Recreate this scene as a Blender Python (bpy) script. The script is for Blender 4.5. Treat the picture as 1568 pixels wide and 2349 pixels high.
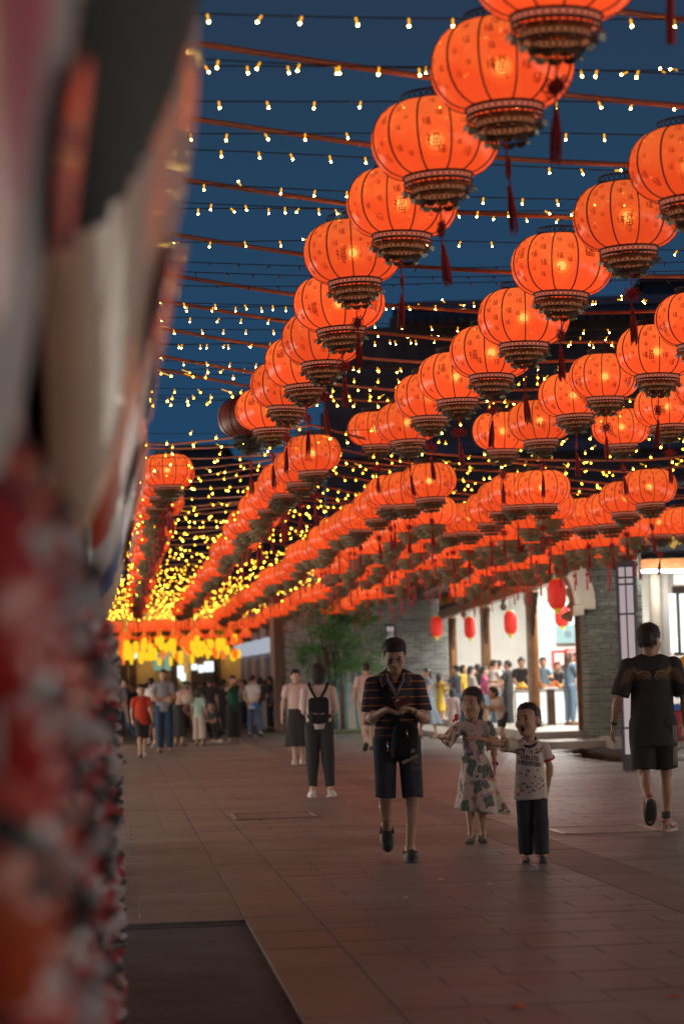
import bpy, bmesh, math, random
import numpy as np
from mathutils import Vector, Matrix
from mathutils.bvhtree import BVHTree
from mathutils.geometry import tessellate_polygon

for o in list(bpy.data.objects):
    bpy.data.objects.remove(o)
SC = bpy.context.scene
COL = SC.collection
rnd = random.Random(7)

# ------------------------------------------------------------------ camera
FPX = 85.0 / 36.0 * 2349.0          # focal length in the units the photo was measured in
CX, CY = 784.0, 1174.5
EYE = Vector((0, 0, 1.36))
PITCH, ROLL = math.atan(399.5 / FPX), 0.030
FW = Vector((0, math.cos(PITCH), math.sin(PITCH)))
_u0 = Vector((0, -math.sin(PITCH), math.cos(PITCH)))
_r0 = Vector((1, 0, 0))
RT = _r0 * math.cos(ROLL) - _u0 * math.sin(ROLL)
UP = _u0 * math.cos(ROLL) + _r0 * math.sin(ROLL)
cd = bpy.data.cameras.new('camera')
cam = bpy.data.objects.new('camera', cd)
COL.objects.link(cam)
M3 = Matrix((RT, UP, -FW)).transposed()
cam.matrix_world = Matrix.Translation(EYE) @ M3.to_4x4()
cd.sensor_fit = 'VERTICAL'
cd.sensor_height = 36.0
cd.sensor_width = 24.0
cd.lens = 85.0
cd.clip_start = 0.05
cd.clip_end = 2000
cd.dof.use_dof = True
cd.dof.focus_distance = 20.3
cd.dof.aperture_fstop = 2.4
SC.camera = cam

# ------------------------------------------------------------------ dusk sky
W = bpy.data.worlds.new('World')
SC.world = W
W.use_nodes = True
wn = W.node_tree.nodes
wl = W.node_tree.links
bg = wn['Background']
tc = wn.new('ShaderNodeTexCoord')
sx = wn.new('ShaderNodeSeparateXYZ')
wl.new(tc.outputs['Generated'], sx.inputs[0])
cr = wn.new('ShaderNodeValToRGB')
wl.new(sx.outputs['Z'], cr.inputs[0])
els = cr.color_ramp.elements
els[0].position = 0.0
els[0].color = (0.017, 0.060, 0.125, 1)
els[1].position = 1.0
els[1].color = (0.022, 0.030, 0.048, 1)
for p, c in ((0.10, (0.0155, 0.058, 0.128, 1)), (0.19, (0.0170, 0.053, 0.108, 1)), (0.30, (0.021, 0.040, 0.074, 1))):
    e = els.new(p)
    e.color = c
wl.new(cr.outputs[0], bg.inputs['Color'])
bg.inputs['Strength'].default_value = 1.0

SC.view_settings.view_transform = 'Standard'
SC.view_settings.look = 'None'
SC.view_settings.exposure = 0.0
SC.view_settings.gamma = 1.0
SC.render.engine = 'CYCLES'
SC.cycles.use_denoising = True
SC.cycles.max_bounces = 7
SC.cycles.diffuse_bounces = 3
SC.cycles.glossy_bounces = 3
SC.cycles.transparent_max_bounces = 16
SC.cycles.sample_clamp_indirect = 10.0
SC.cycles.sample_clamp_direct = 0.0
SC.cycles.caustics_reflective = False
SC.cycles.caustics_refractive = False


def ray(u, v):
    return FW + RT * ((u - CX) / FPX) + UP * ((CY - v) / FPX)


def P(u, v, d):                     # the point seen at (u, v), d metres ahead
    r = ray(u, v)
    return EYE + r * (d / r.y)


def G(u, v, z=0.0):                 # the point of the level z seen at (u, v)
    r = ray(u, v)
    return EYE + r * ((z - EYE.z) / r.z)


def gd(px_per_m):
    return FPX / px_per_m


YAW = math.atan(524.0 / FPX)        # the street runs this much left of the camera axis
SD = Vector((-math.sin(YAW), math.cos(YAW), 0))
TD = Vector((math.cos(YAW), math.sin(YAW), 0))


def st(s, t, z=0.0):                # along the street, across it, up
    v = SD * s + TD * t
    return Vector((v.x, v.y, z))


# ------------------------------------------------------------------ materials
def nmat(name):
    m = bpy.data.materials.new(name)
    m.use_nodes = True
    n = m.node_tree.nodes
    return m, n, m.node_tree.links, n['Principled BSDF']


def rgba(c):
    return (c[0], c[1], c[2], 1.0)


def mat(name, col, rough=0.6, metal=0.0, var=0.18, scale=6.0, bump=0.0, bscale=40.0, emit=None, estr=0.0, spec=0.5, coat=0.0, detail=4.0):
    """plain surface with a little mottling and relief"""
    m, n, l, b = nmat(name)
    b.inputs['Roughness'].default_value = rough
    b.inputs['Metallic'].default_value = metal
    b.inputs['Specular IOR Level'].default_value = spec
    b.inputs['Coat Weight'].default_value = coat
    t = n.new('ShaderNodeTexCoord')
    if var > 0:
        z = n.new('ShaderNodeTexNoise')
        z.inputs['Scale'].default_value = scale
        z.inputs['Detail'].default_value = detail
        l.new(t.outputs['Object'], z.inputs['Vector'])
        r = n.new('ShaderNodeValToRGB')
        r.color_ramp.elements[0].position = 0.25
        r.color_ramp.elements[1].position = 0.78
        r.color_ramp.elements[0].color = rgba([c * (1 - var) for c in col])
        r.color_ramp.elements[1].color = rgba([min(1, c * (1 + var)) for c in col])
        l.new(z.outputs['Fac'], r.inputs[0])
        l.new(r.outputs[0], b.inputs['Base Color'])
    else:
        b.inputs['Base Color'].default_value = rgba(col)
    if bump > 0:
        z2 = n.new('ShaderNodeTexNoise')
        z2.inputs['Scale'].default_value = bscale
        z2.inputs['Detail'].default_value = 3
        l.new(t.outputs['Object'], z2.inputs['Vector'])
        bp = n.new('ShaderNodeBump')
        bp.inputs['Strength'].default_value = bump
        bp.inputs['Distance'].default_value = 0.02
        l.new(z2.outputs['Fac'], bp.inputs['Height'])
        l.new(bp.outputs[0], b.inputs['Normal'])
    if emit is not None:
        b.inputs['Emission Color'].default_value = rgba(emit)
        b.inputs['Emission Strength'].default_value = estr
    return m


def emat(name, col, strength, sample=True):
    m = bpy.data.materials.new(name)
    m.use_nodes = True
    n = m.node_tree.nodes
    n.clear()
    e = n.new('ShaderNodeEmission')
    e.inputs[0].default_value = rgba(col)
    e.inputs[1].default_value = strength
    o = n.new('ShaderNodeOutputMaterial')
    m.node_tree.links.new(e.outputs[0], o.inputs[0])
    if not sample:
        m.cycles.emission_sampling = 'NONE'
    return m


def random_tint(m, amount=0.25):
    """vary the base colour from object to object"""
    n, l = m.node_tree.nodes, m.node_tree.links
    b = n['Principled BSDF']
    src = b.inputs['Base Color'].links[0].from_socket if b.inputs['Base Color'].links else None
    oi = n.new('ShaderNodeObjectInfo')
    mr = n.new('ShaderNodeMapRange')
    mr.inputs['To Min'].default_value = 1 - amount
    mr.inputs['To Max'].default_value = 1 + amount
    l.new(oi.outputs['Random'], mr.inputs['Value'])
    hs = n.new('ShaderNodeHueSaturation')
    l.new(mr.outputs[0], hs.inputs['Value'])
    if src:
        l.new(src, hs.inputs['Color'])
    else:
        hs.inputs['Color'].default_value = b.inputs['Base Color'].default_value
    l.new(hs.outputs[0], b.inputs['Base Color'])
    return m


# ------------------------------------------------------------------ mesh helpers
class MB:
    """collects shapes; build() links them as one mesh object"""

    def __init__(s):
        s.v, s.f, s.m, s.sm = [], [], [], []
        s.cur = 0
        s.smooth = False

    def add(s, vs, fs):
        b = len(s.v)
        s.v += [tuple(p) for p in vs]
        for f in fs:
            s.f.append([b + i for i in f])
            s.m.append(s.cur)
            s.sm.append(s.smooth)

    def box(s, c, size, rz=0.0, mtx=None):
        hx, hy, hz = size[0] / 2, size[1] / 2, size[2] / 2
        vs = [Vector((x, y, z)) for z in (-hz, hz) for y in (-hy, hy) for x in (-hx, hx)]
        R = mtx if mtx is not None else Matrix.Rotation(rz, 3, 'Z')
        c = Vector(c)
        s.add([R @ p + c for p in vs], [(0, 2, 3, 1), (4, 5, 7, 6), (0, 1, 5, 4), (2, 6, 7, 3), (0, 4, 6, 2), (1, 3, 7, 5)])

    def cbox(s, c, size, ch, rz=0.0):
        """box with chamfered upper edges"""
        hx, hy, hz = size[0] / 2, size[1] / 2, size[2] / 2
        R = Matrix.Rotation(rz, 3, 'Z')
        c = Vector(c)
        lv = [(-hx, -hy, -hz), (hx, -hy, -hz), (hx, hy, -hz), (-hx, hy, -hz)]
        md = [(x, y, hz - ch) for x, y, z in lv]
        tp = [(math.copysign(abs(x) - ch, x), math.copysign(abs(y) - ch, y), hz) for x, y, z in lv]
        fs = [(8, 9, 10, 11)]
        for i in range(4):
            j = (i + 1) % 4
            fs += [(i, j, 4 + j, 4 + i), (4 + i, 4 + j, 8 + j, 8 + i)]
        s.add([R @ Vector(p) + c for p in lv + md + tp], fs)

    def tube(s, pts, r, n=8, cap=True):
        pts = [Vector(p) for p in pts]
        rs = r if isinstance(r, (list, tuple)) else [r] * len(pts)
        base = len(s.v)
        prev = None
        for i, p in enumerate(pts):
            a = pts[max(i - 1, 0)]
            b = pts[min(i + 1, len(pts) - 1)]
            d = (b - a)
            d = d.normalized() if d.length > 1e-9 else Vector((0, 0, 1))
            if prev is None:
                x = d.orthogonal().normalized()
            else:
                x = (prev - d * prev.dot(d))
                x = x.normalized() if x.length > 1e-6 else d.orthogonal().normalized()
            prev = x
            y = d.cross(x)
            for k in range(n):
                t = 2 * math.pi * k / n
                s.v.append(tuple(p + x * (math.cos(t) * rs[i]) + y * (math.sin(t) * rs[i])))
        for i in range(len(pts) - 1):
            for k in range(n):
                k2 = (k + 1) % n
                s.f.append([base + i * n + k, base + i * n + k2, base + (i + 1) * n + k2, base + (i + 1) * n + k])
                s.m.append(s.cur)
                s.sm.append(True)
        if cap:
            s.f.append([base + k for k in reversed(range(n))])
            s.f.append([base + (len(pts) - 1) * n + k for k in range(n)])
            s.m += [s.cur] * 2
            s.sm += [False] * 2

    def lathe(s, prof, n=24, c=(0, 0, 0), closed=False, flute=None):
        """profile [(r, z)] turned round the z axis"""
        base = len(s.v)
        for i, (r, z) in enumerate(prof):
            for k in range(n):
                t = 2 * math.pi * k / n
                q = r * (flute(t, i) if flute else 1)
                s.v.append((c[0] + q * math.cos(t), c[1] + q * math.sin(t), c[2] + z))
        for i in range(len(prof) - 1):
            for k in range(n):
                k2 = (k + 1) % n
                s.f.append([base + i * n + k, base + i * n + k2, base + (i + 1) * n + k2, base + (i + 1) * n + k])
                s.m.append(s.cur)
                s.sm.append(s.smooth)

    def ball(s, c, r, n=10, m=6):
        rr = r if isinstance(r, (tuple, list)) else (r, r, r)
        base = len(s.v)
        for i in range(m + 1):
            a = -math.pi / 2 + math.pi * i / m
            for k in range(n):
                t = 2 * math.pi * k / n
                s.v.append((c[0] + rr[0] * math.cos(a) * math.cos(t), c[1] + rr[1] * math.cos(a) * math.sin(t), c[2] + rr[2] * math.sin(a)))
        for i in range(m):
            for k in range(n):
                k2 = (k + 1) % n
                s.f.append([base + i * n + k, base + i * n + k2, base + (i + 1) * n + k2, base + (i + 1) * n + k])
                s.m.append(s.cur)
                s.sm.append(True)

    def mesh(s, name, mats):
        me = bpy.data.meshes.new(name)
        me.from_pydata(s.v, [], s.f)
        for m in (mats if isinstance(mats, (list, tuple)) else [mats]):
            me.materials.append(m)
        if len(s.f):
            me.polygons.foreach_set('material_index', s.m)
            me.polygons.foreach_set('use_smooth', s.sm)
        me.update()
        return me

    def build(s, name, mats, parent=None, loc=None, rz=None):
        return link(name, s.mesh(name, mats), parent, loc, rz)


def link(name, data, parent=None, loc=None, rz=None):
    o = bpy.data.objects.new(name, data)
    COL.objects.link(o)
    if parent is not None:
        o.parent = parent
    if loc is not None:
        o.location = loc
    if rz is not None:
        o.rotation_euler = (0, 0, rz)
    return o


def tag(o, label=None, cat=None, group=None, kind=None):
    if label:
        o['label'] = label
    if cat:
        o['category'] = cat
    if group:
        o['group'] = group
    if kind:
        o['kind'] = kind
    return o


def thing(name, label, cat, loc=(0, 0, 0), rz=0.0, group=None):
    o = bpy.data.objects.new(name, None)
    o.empty_display_size = 0.1
    COL.objects.link(o)
    o.location = loc
    o.rotation_euler = (0, 0, rz)
    return tag(o, label, cat, group)


KIDS = {}


def copy_tree(o, parent=None):
    c = o.copy()
    COL.objects.link(c)
    if parent is not None:
        c.parent = parent
    for ch in o.children:
        copy_tree(ch, c)
    return c


def npmesh(name, v, q, mats, smooth=True):
    me = bpy.data.meshes.new(name)
    n, m = len(v), len(q)
    me.vertices.add(n)
    me.vertices.foreach_set('co', np.asarray(v, np.float32).ravel())
    me.loops.add(4 * m)
    me.loops.foreach_set('vertex_index', np.asarray(q, np.int32).ravel())
    me.polygons.add(m)
    me.polygons.foreach_set('loop_start', np.arange(0, 4 * m, 4, dtype=np.int32))
    me.polygons.foreach_set('use_smooth', np.full(m, smooth, bool))
    me.update(calc_edges=True)
    for mt in (mats if isinstance(mats, (list, tuple)) else [mats]):
        me.materials.append(mt)
    return me
NTH = ['first', 'second', 'third', 'fourth', 'fifth', 'sixth', 'seventh', 'eighth', 'ninth', 'tenth', 'eleventh', 'twelfth', 'thirteenth', 'fourteenth', 'fifteenth', 'sixteenth', 'seventeenth', 'eighteenth', 'nineteenth', 'twentieth']
# ------------------------------------------------------------------ ground
def project(p):
    d = Vector(p) - EYE
    z = d.dot(FW)
    return CX + FPX * d.dot(RT) / z, CY - FPX * d.dot(UP) / z, z


def stone_mat(name, col, rough, tint):
    m, n, l, b = nmat(name)
    t = n.new('ShaderNodeTexCoord')
    g = n.new('ShaderNodeNewGeometry')
    z = n.new('ShaderNodeTexNoise')
    z.inputs['Scale'].default_value = 1.1
    z.inputs['Detail'].default_value = 8
    z.inputs['Roughness'].default_value = 0.65
    l.new(g.outputs['Position'], z.inputs['Vector'])
    z2 = n.new('ShaderNodeTexNoise')
    z2.inputs['Scale'].default_value = 90
    z2.inputs['Detail'].default_value = 2
    l.new(g.outputs['Position'], z2.inputs['Vector'])
    r = n.new('ShaderNodeValToRGB')
    e = r.color_ramp.elements
    e[0].position, e[1].position = 0.3, 0.72
    e[0].color = rgba([c * 0.62 for c in col])
    e[1].color = rgba([c * 1.25 for c in col])
    l.new(z.outputs['Fac'], r.inputs[0])
    z3 = n.new('ShaderNodeTexNoise')
    z3.inputs['Scale'].default_value = 0.42
    z3.inputs['Detail'].default_value = 6
    z3.inputs['Distortion'].default_value = 1.2
    l.new(g.outputs['Position'], z3.inputs['Vector'])
    r3 = n.new('ShaderNodeValToRGB')
    r3.color_ramp.elements[0].position, r3.color_ramp.elements[1].position = .36, .56
    r3.color_ramp.elements[0].color = (.60, .58, .57, 1)
    r3.color_ramp.elements[1].color = (1.06, 1.06, 1.06, 1)
    l.new(z3.outputs['Fac'], r3.inputs[0])
    m3 = n.new('ShaderNodeMix')
    m3.data_type = 'RGBA'
    m3.blend_type = 'MULTIPLY'
    m3.inputs[0].default_value = 1.0
    l.new(r.outputs[0], m3.inputs[6])
    l.new(r3.outputs[0], m3.inputs[7])
    mx = n.new('ShaderNodeMix')
    mx.data_type = 'RGBA'
    mx.blend_type = 'MULTIPLY'
    mx.inputs[0].default_value = 0.55
    l.new(m3.outputs[2], mx.inputs[6])
    l.new(z2.outputs['Color'], mx.inputs[7])
    gm = n.new('ShaderNodeGamma')
    gm.inputs[1].default_value = 0.8
    l.new(mx.outputs[2], gm.inputs[0])
    l.new(gm.outputs[0], b.inputs['Base Color'])
    rr = n.new('ShaderNodeMapRange')
    rr.inputs['To Min'].default_value = rough - 0.12
    rr.inputs['To Max'].default_value = rough + 0.16
    l.new(z.outputs['Fac'], rr.inputs['Value'])
    l.new(rr.outputs[0], b.inputs['Roughness'])
    bp = n.new('ShaderNodeBump')
    bp.inputs['Strength'].default_value = 0.35
    bp.inputs['Distance'].default_value = 0.004
    l.new(z2.outputs['Fac'], bp.inputs['Height'])
    l.new(bp.outputs[0], b.inputs['Normal'])
    if tint:
        random_tint(m, tint)
    return m


M_STONE = stone_mat('paving granite', (0.166, 0.170, 0.156), 0.46, 0.12)
M_STONE2 = stone_mat('paving granite field', (0.176, 0.176, 0.160), 0.44, 0)
M_BAND = stone_mat('dark border granite', (0.17, 0.135, 0.115), 0.55, 0.08)
M_JOINT = mat('joint earth', (0.095, 0.088, 0.078), 0.9, var=0.3, scale=3)
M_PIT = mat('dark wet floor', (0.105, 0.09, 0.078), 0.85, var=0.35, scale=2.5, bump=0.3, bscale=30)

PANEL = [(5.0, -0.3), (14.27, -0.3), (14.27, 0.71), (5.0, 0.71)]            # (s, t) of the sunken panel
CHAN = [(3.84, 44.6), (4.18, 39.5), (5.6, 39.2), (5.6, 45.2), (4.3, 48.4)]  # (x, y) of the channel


def holed_plane(name, outer, holes, z, m):
    loops = [[Vector((x, y, 0)) for x, y in outer]] + [[Vector((x, y, 0)) for x, y in h] for h in holes]
    flat = [p for lp in loops for p in lp]
    tris = tessellate_polygon(loops)
    vs = [(p.x, p.y, z) for p in flat]
    fs = []
    for t in tris:
        a, b, c = (flat[i] for i in t)
        fs.append(list(t) if (b - a).cross(c - a).z > 0 else [t[0], t[2], t[1]])
    mb = MB()
    mb.add(vs, fs)
    return mb.build(name, m)


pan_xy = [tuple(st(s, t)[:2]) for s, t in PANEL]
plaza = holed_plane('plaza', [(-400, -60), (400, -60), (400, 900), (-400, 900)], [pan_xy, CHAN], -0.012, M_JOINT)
tag(plaza, 'wide plaza paved with long grey brown stones', 'ground', kind='structure')
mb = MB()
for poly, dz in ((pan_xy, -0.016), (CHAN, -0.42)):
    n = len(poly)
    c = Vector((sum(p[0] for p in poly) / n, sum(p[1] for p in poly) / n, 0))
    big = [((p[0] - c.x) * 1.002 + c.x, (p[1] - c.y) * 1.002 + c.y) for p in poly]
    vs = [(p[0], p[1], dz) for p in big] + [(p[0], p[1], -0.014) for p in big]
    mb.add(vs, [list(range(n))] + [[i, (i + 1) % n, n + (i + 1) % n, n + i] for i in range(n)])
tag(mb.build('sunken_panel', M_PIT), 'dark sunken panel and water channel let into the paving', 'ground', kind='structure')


def inpoly(x, y, poly):
    c = False
    j = len(poly) - 1
    for i in range(len(poly)):
        xi, yi = poly[i]
        xj, yj = poly[j]
        if (yi > y) != (yj > y) and x < (xj - xi) * (y - yi) / (yj - yi) + xi:
            c = not c
        j = i
    return c


stones = []                                   # (s, t, length across, length along, kind)
RW = 0.352
for i in range(int(6.0 / RW), int(64 / RW)):
    s = (i + 0.5) * RW
    off = 0.31 if i % 2 else 0.0
    for lo_, hi_, org in ((-5.0, .715, .715), (1.139, 3.2, 1.139), (3.65, 11.5, 3.65)):
        if hi_ < 1 and s - RW / 2 < 14.28:
            continue
        k = -10 if hi_ < 1 else -1
        while True:
            lo = org + off + k * .62
            hi = lo + .62
            k += 1
            if lo >= hi_:
                break
            lo, hi = max(lo, lo_), min(hi, hi_)
            if hi - lo > .05:
                stones.append((s, (lo + hi) / 2, hi - lo, RW, 0))
s = 6.0
while s < 62:
    stones.append((s, 0.927, 0.42, 0.9, 0))
    stones.append((s + 0.3, 3.425, 0.445, 0.9, 1))
    s += 0.9
vis = []
for q in stones:
    p = st(q[0], q[1])
    u, v, z = project(p)
    if inpoly(p.x, p.y, CHAN) or p.x > 4.6 and 45 < p.y:
        continue
    vis.append((0 if (-60 < u < 1640 and v < 2420) else 1, q[0], q))
vis.sort(key=lambda e: (e[0], e[1]))
cache = {}
field = MB()
for i, (out, _, (s, t, w, l, kind)) in enumerate(vis):
    p = st(s, t)
    z = -0.02 + rnd.uniform(-0.0012, 0.0012)
    if i < 298 and not out:
        key = (round(w, 3), l, kind)
        if key not in cache:
            b = MB()
            b.cbox((0, 0, 0), (w - 0.005, l - 0.005, 0.04), 0.002)
            cache[key] = b.mesh('paving_stone', M_BAND if kind else M_STONE)
        o = link('paving_stone', cache[key], plaza, (p.x, p.y, z), YAW)
        o.rotation_euler = (rnd.uniform(-.0018, .0018), rnd.uniform(-.0018, .0018), YAW)
    else:
        field.cur = kind
        field.cbox((p.x, p.y, z), (w - 0.008, l - 0.008, 0.04), 0.003, YAW)
tag(field.build('paving_stone', [M_STONE2, M_BAND], plaza), kind='stuff')

# metal hatch frames let into the paving
M_STEEL = mat('worn steel', (0.32, 0.27, 0.23), 0.35, 0.9, var=0.3, scale=14)


def hatch(c0, w, l, label):
    t = thing('hatch_cover', label, 'manhole cover', c0, YAW)
    b = MB()
    for x, y, sx_, sy_ in ((0, -l / 2, w, .03), (0, l / 2, w, .03), (-w / 2, 0, .03, l - .03), (w / 2, 0, .03, l - .03)):
        b.box((x, y, 0.006), (sx_, sy_, 0.012))
    b.build('frame', M_STEEL, t)
    b = MB()
    b.cbox((0, 0, 0.002), (w - 0.05, l - 0.05, 0.006), 0.001)
    b.build('lid', M_STONE2, t)
    return t


p = G(1385, 1905)
hatch((p.x - .02, p.y + .1, 0.001), 0.85, 1.0, 'steel framed hatch in the paving behind the shouting boy')
p = G(628, 1872)
hatch((p.x, p.y, 0.001), 0.85, 1.15, 'steel framed hatch in the paving below the woman with the backpack')

# ------------------------------------------------------------------ materials of the buildings
M_BRICK = random_tint(mat('grey green brick', (0.165, 0.185, 0.155), 0.8, var=0.30, scale=9, bump=0.35, bscale=60), 0.38)
M_BRICKF = mat('grey brick far', (0.29, 0.30, 0.295), 0.8, var=0.45, scale=5, bump=0.3)
random_tint(M_BRICKF, 0.3)
M_MORTAR = mat('mortar', (0.52, 0.50, 0.45), 0.9, var=0.25, scale=8)
M_WHITE = mat('white render', (0.72, 0.70, 0.66), 0.75, var=0.08, scale=2)
M_CREAM = mat('cream render', (0.80, 0.72, 0.60), 0.75, var=0.10, scale=3)
M_WOOD = mat('lacquered brown wood', (0.22, 0.095, 0.032), 0.38, var=0.35, scale=7, bump=0.15, bscale=25, coat=0.25)
M_DWOOD = mat('dark wood', (0.075, 0.040, 0.024), 0.5, var=0.35, scale=8, bump=0.2)
M_TILE = mat('dark roof tile', (0.16, 0.125, 0.12), 0.75, var=0.3, scale=3)
M_DARK = mat('dark facade', (0.34, 0.24, 0.20), 0.85, var=0.25, scale=0.6)
M_LAV = mat('grey lavender render', (0.30, 0.27, 0.36), 0.8, var=0.12, scale=0.7)
M_FRIEZE = mat('dark painted frieze', (0.035, 0.04, 0.05), 0.6, var=0.3)
M_GOLD = mat('gilded carving', (0.55, 0.33, 0.06), 0.4, 0.5, var=0.3, scale=15)
M_CONC = mat('concrete step', (0.36, 0.34, 0.30), 0.5, var=0.2, scale=2.5, bump=0.15)
M_TEAL = mat('pale teal panel', (0.22, 0.36, 0.40), 0.5, var=0.06)
M_RED = mat('red board', (0.60, 0.035, 0.045), 0.55, var=0.1)
M_PAPER = mat('white print', (0.75, 0.72, 0.70), 0.7, var=0.12, scale=12)
M_LIT = emat('lit white panel', (1.0, 0.97, 0.93), 1.25)
M_CEIL = emat('bright tube light', (1.0, 0.96, 0.88), 130.0)
M_SCREEN = emat('bright window', (0.92, 0.98, 1.0), 1.5)
M_LAMP = emat('lamp paper', (1.0, 0.80, 0.84), 0.42)
M_GLOW = emat('white shop light', (0.85, 1.0, 0.93), 1.5)

FY0 = 49.0


def fx(y):                                    # the line of the shop front
    return 4.6 - 0.05 * (y - FY0)


# ------------------------------------------------------------------ shop arcade
PLAT = 0.30
mb = MB()
pl = [(fx(50) - .75, 50.0), (12, 50.0), (12, 90), (fx(78) - .75, 78), ]
vs = [(x, y, 0) for x, y in pl] + [(x, y, PLAT) for x, y in pl]
mb.add(vs, [(4, 5, 6, 7)] + [(i, (i + 1) % 4, 4 + (i + 1) % 4, 4 + i) for i in range(4)])
plat = tag(mb.build('raised_pavement', M_CONC), 'raised stone floor under the arcade', 'pavement', kind='structure')
mb = MB()
mb.cbox((4.15, 48.9, 0.075), (2.0, 2.19, 0.15), 0.012)
mb.build('step', M_CONC, plat)
mb = MB()
pl2 = [(fx(53) - 1.8, 53.0), (fx(53) - .752, 53.0), (fx(75) - .752, 75.0), (.9, 75.0), (.9, 70.0), (fx(70) - 1.8, 70.0)]
vs = [(x, y, 0) for x, y in pl2] + [(x, y, .12) for x, y in pl2]
mb.add(vs, [tuple(range(6, 12))] + [(i, (i + 1) % 6, 6 + (i + 1) % 6, 6 + i) for i in range(6)])
mb.build('step', M_CONC, plat)
mb = MB()
mb.box((7.3, 48.2, 0.10), (4.5, 3.4, 0.2))
mb.build('kerb', M_CONC, plat)

arc = thing('shop_arcade', 'open wooden arcade of the food shop with brown columns and white walls', 'building', (0, 0, 0))
# inner white shell
for c_, s_ in (((7.2, 76.6, 2.3), (8.4, 0.2, 4.0)), ((8.6, 69.3, 2.3), (6.2, 0.2, 4.0)), ((11.4, 63.3, 2.3), (0.2, 11.8, 4.0))):
    mb = MB()
    mb.box(c_, s_)
    mb.build('white_wall', M_WHITE, arc)
mb = MB()
mb.box((7.4, 63.5, 4.36), (8.0, 26.4, 0.1))
mb.build('ceiling', M_WHITE, arc)
for y in (54.5, 60.0, 66.0, 72.0):
    mb = MB()
    mb.box((fx(y) + 1.9, y, 4.27), (1.9, 0.5, 0.06))
    mb.build('ceiling_light', M_CEIL, arc)
# columns
for u, y, rr in ((1221, 55.0, 0.135), (1114, 65.0, 0.135), (1038, 74.5, 0.135)):
    q = P(u, 1500, y)
    mb = MB()
    mb.smooth = True
    mb.lathe([(rr * .98, PLAT + .16), (rr, 1.6), (rr * .97, 3.5)], 20, (q.x, q.y, 0))
    col = mb.build('column', M_WOOD, arc)
    mb = MB()
    mb.lathe([(rr * 1.1, PLAT), (rr * 1.5, PLAT + .05), (rr * 1.5, PLAT + .1), (rr * 1.05, PLAT + .17)], 18, (q.x, q.y, 0))
    mb.build('column_base', M_CONC, col)
    # carved brackets under the beam, on both sides
    for sg in (-1, 1):
        prof = [(0, 0), (0.85, 0), (0.80, -.10), (0.66, -.14), (0.60, -.26), (0.45, -.30), (0.40, -.44), (0.25, -.50), (0.2, -.72), (0.06, -.80), (0, -.95)]
        mb = MB()
        f = Vector((-0.05, 1, 0)).normalized() * sg
        base = Vector((q.x, q.y, 3.33)) + f * rr
        vs = []
        for off in (-.045, .045):
            for a, z in prof:
                pt = base + f * a + Vector((off, 0, z))
                vs.append(pt)
        n = len(prof)
        fs = [list(range(n))[::-1], list(range(n, 2 * n))] + [[i, (i + 1) % n, n + (i + 1) % n, n + i] for i in range(n)]
        mb.add(vs, fs)
        mb.build('bracket', M_DWOOD, col)


def fbeam(y0, y1, z0, z1, th, dx=0.0):
    a, b = Vector((fx(y0) + dx, y0, 0)), Vector((fx(y1) + dx, y1, 0))
    c = (a + b) / 2
    m = MB()
    m.box((c.x, c.y, (z0 + z1) / 2), (th, (b - a).length, z1 - z0), math.atan2(0.05, 1))
    return m


for y0, y1 in ((49.4, 54.98), (55.0, 64.98), (65.0, 75.5)):
    fbeam(y0, y1, 3.34, 3.60, 0.22, -.28).build('beam', M_WOOD, arc)
fr = fbeam(49.4, 75.5, 3.602, 4.1, 0.14, -.28).build('frieze', M_FRIEZE, arc)
for i in range(30):
    y = 50 + i * 0.85
    mb = MB()
    mb.box((fx(y) - .37, y, 3.85), (0.04, 0.34, 0.2), 0.3 * rnd.uniform(-1, 1))
    mb.box((fx(y) - .385, y + .1, 3.87), (0.04, 0.1, 0.3), 0.2)
    mb.build('gilded_ornament', M_GOLD, fr)
rf = MB()
for i in range(66):
    y = 49.2 + i * 0.4
    a = Vector((fx(y) - 1.25, y, 4.12))
    b = Vector((fx(y) + 3.0, y, 5.6))
    rf.tube([a, b], 0.12, 6)
roof = rf.build('roof', M_TILE, arc)
mb = fbeam(49.2, 75.6, 4.0, 4.1, 1.0, -.75)
mb.build('eave_board', M_DWOOD, arc)
for u, v0, v1, y in ((1062, 1364, 1413, 68.0), (1152, 1339, 1396, 59.0)):
    q0, q1 = P(u, v0, y), P(u, v1, y)
    mb = MB()
    mb.lathe([(.05, q0.z), (.05, q1.z + .12), (.085, q1.z + .08), (.085, q1.z), (.03, q1.z - .05)], 12, (q0.x, q0.y, 0))
    mb.build('hanging_post', M_DWOOD, arc)

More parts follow.
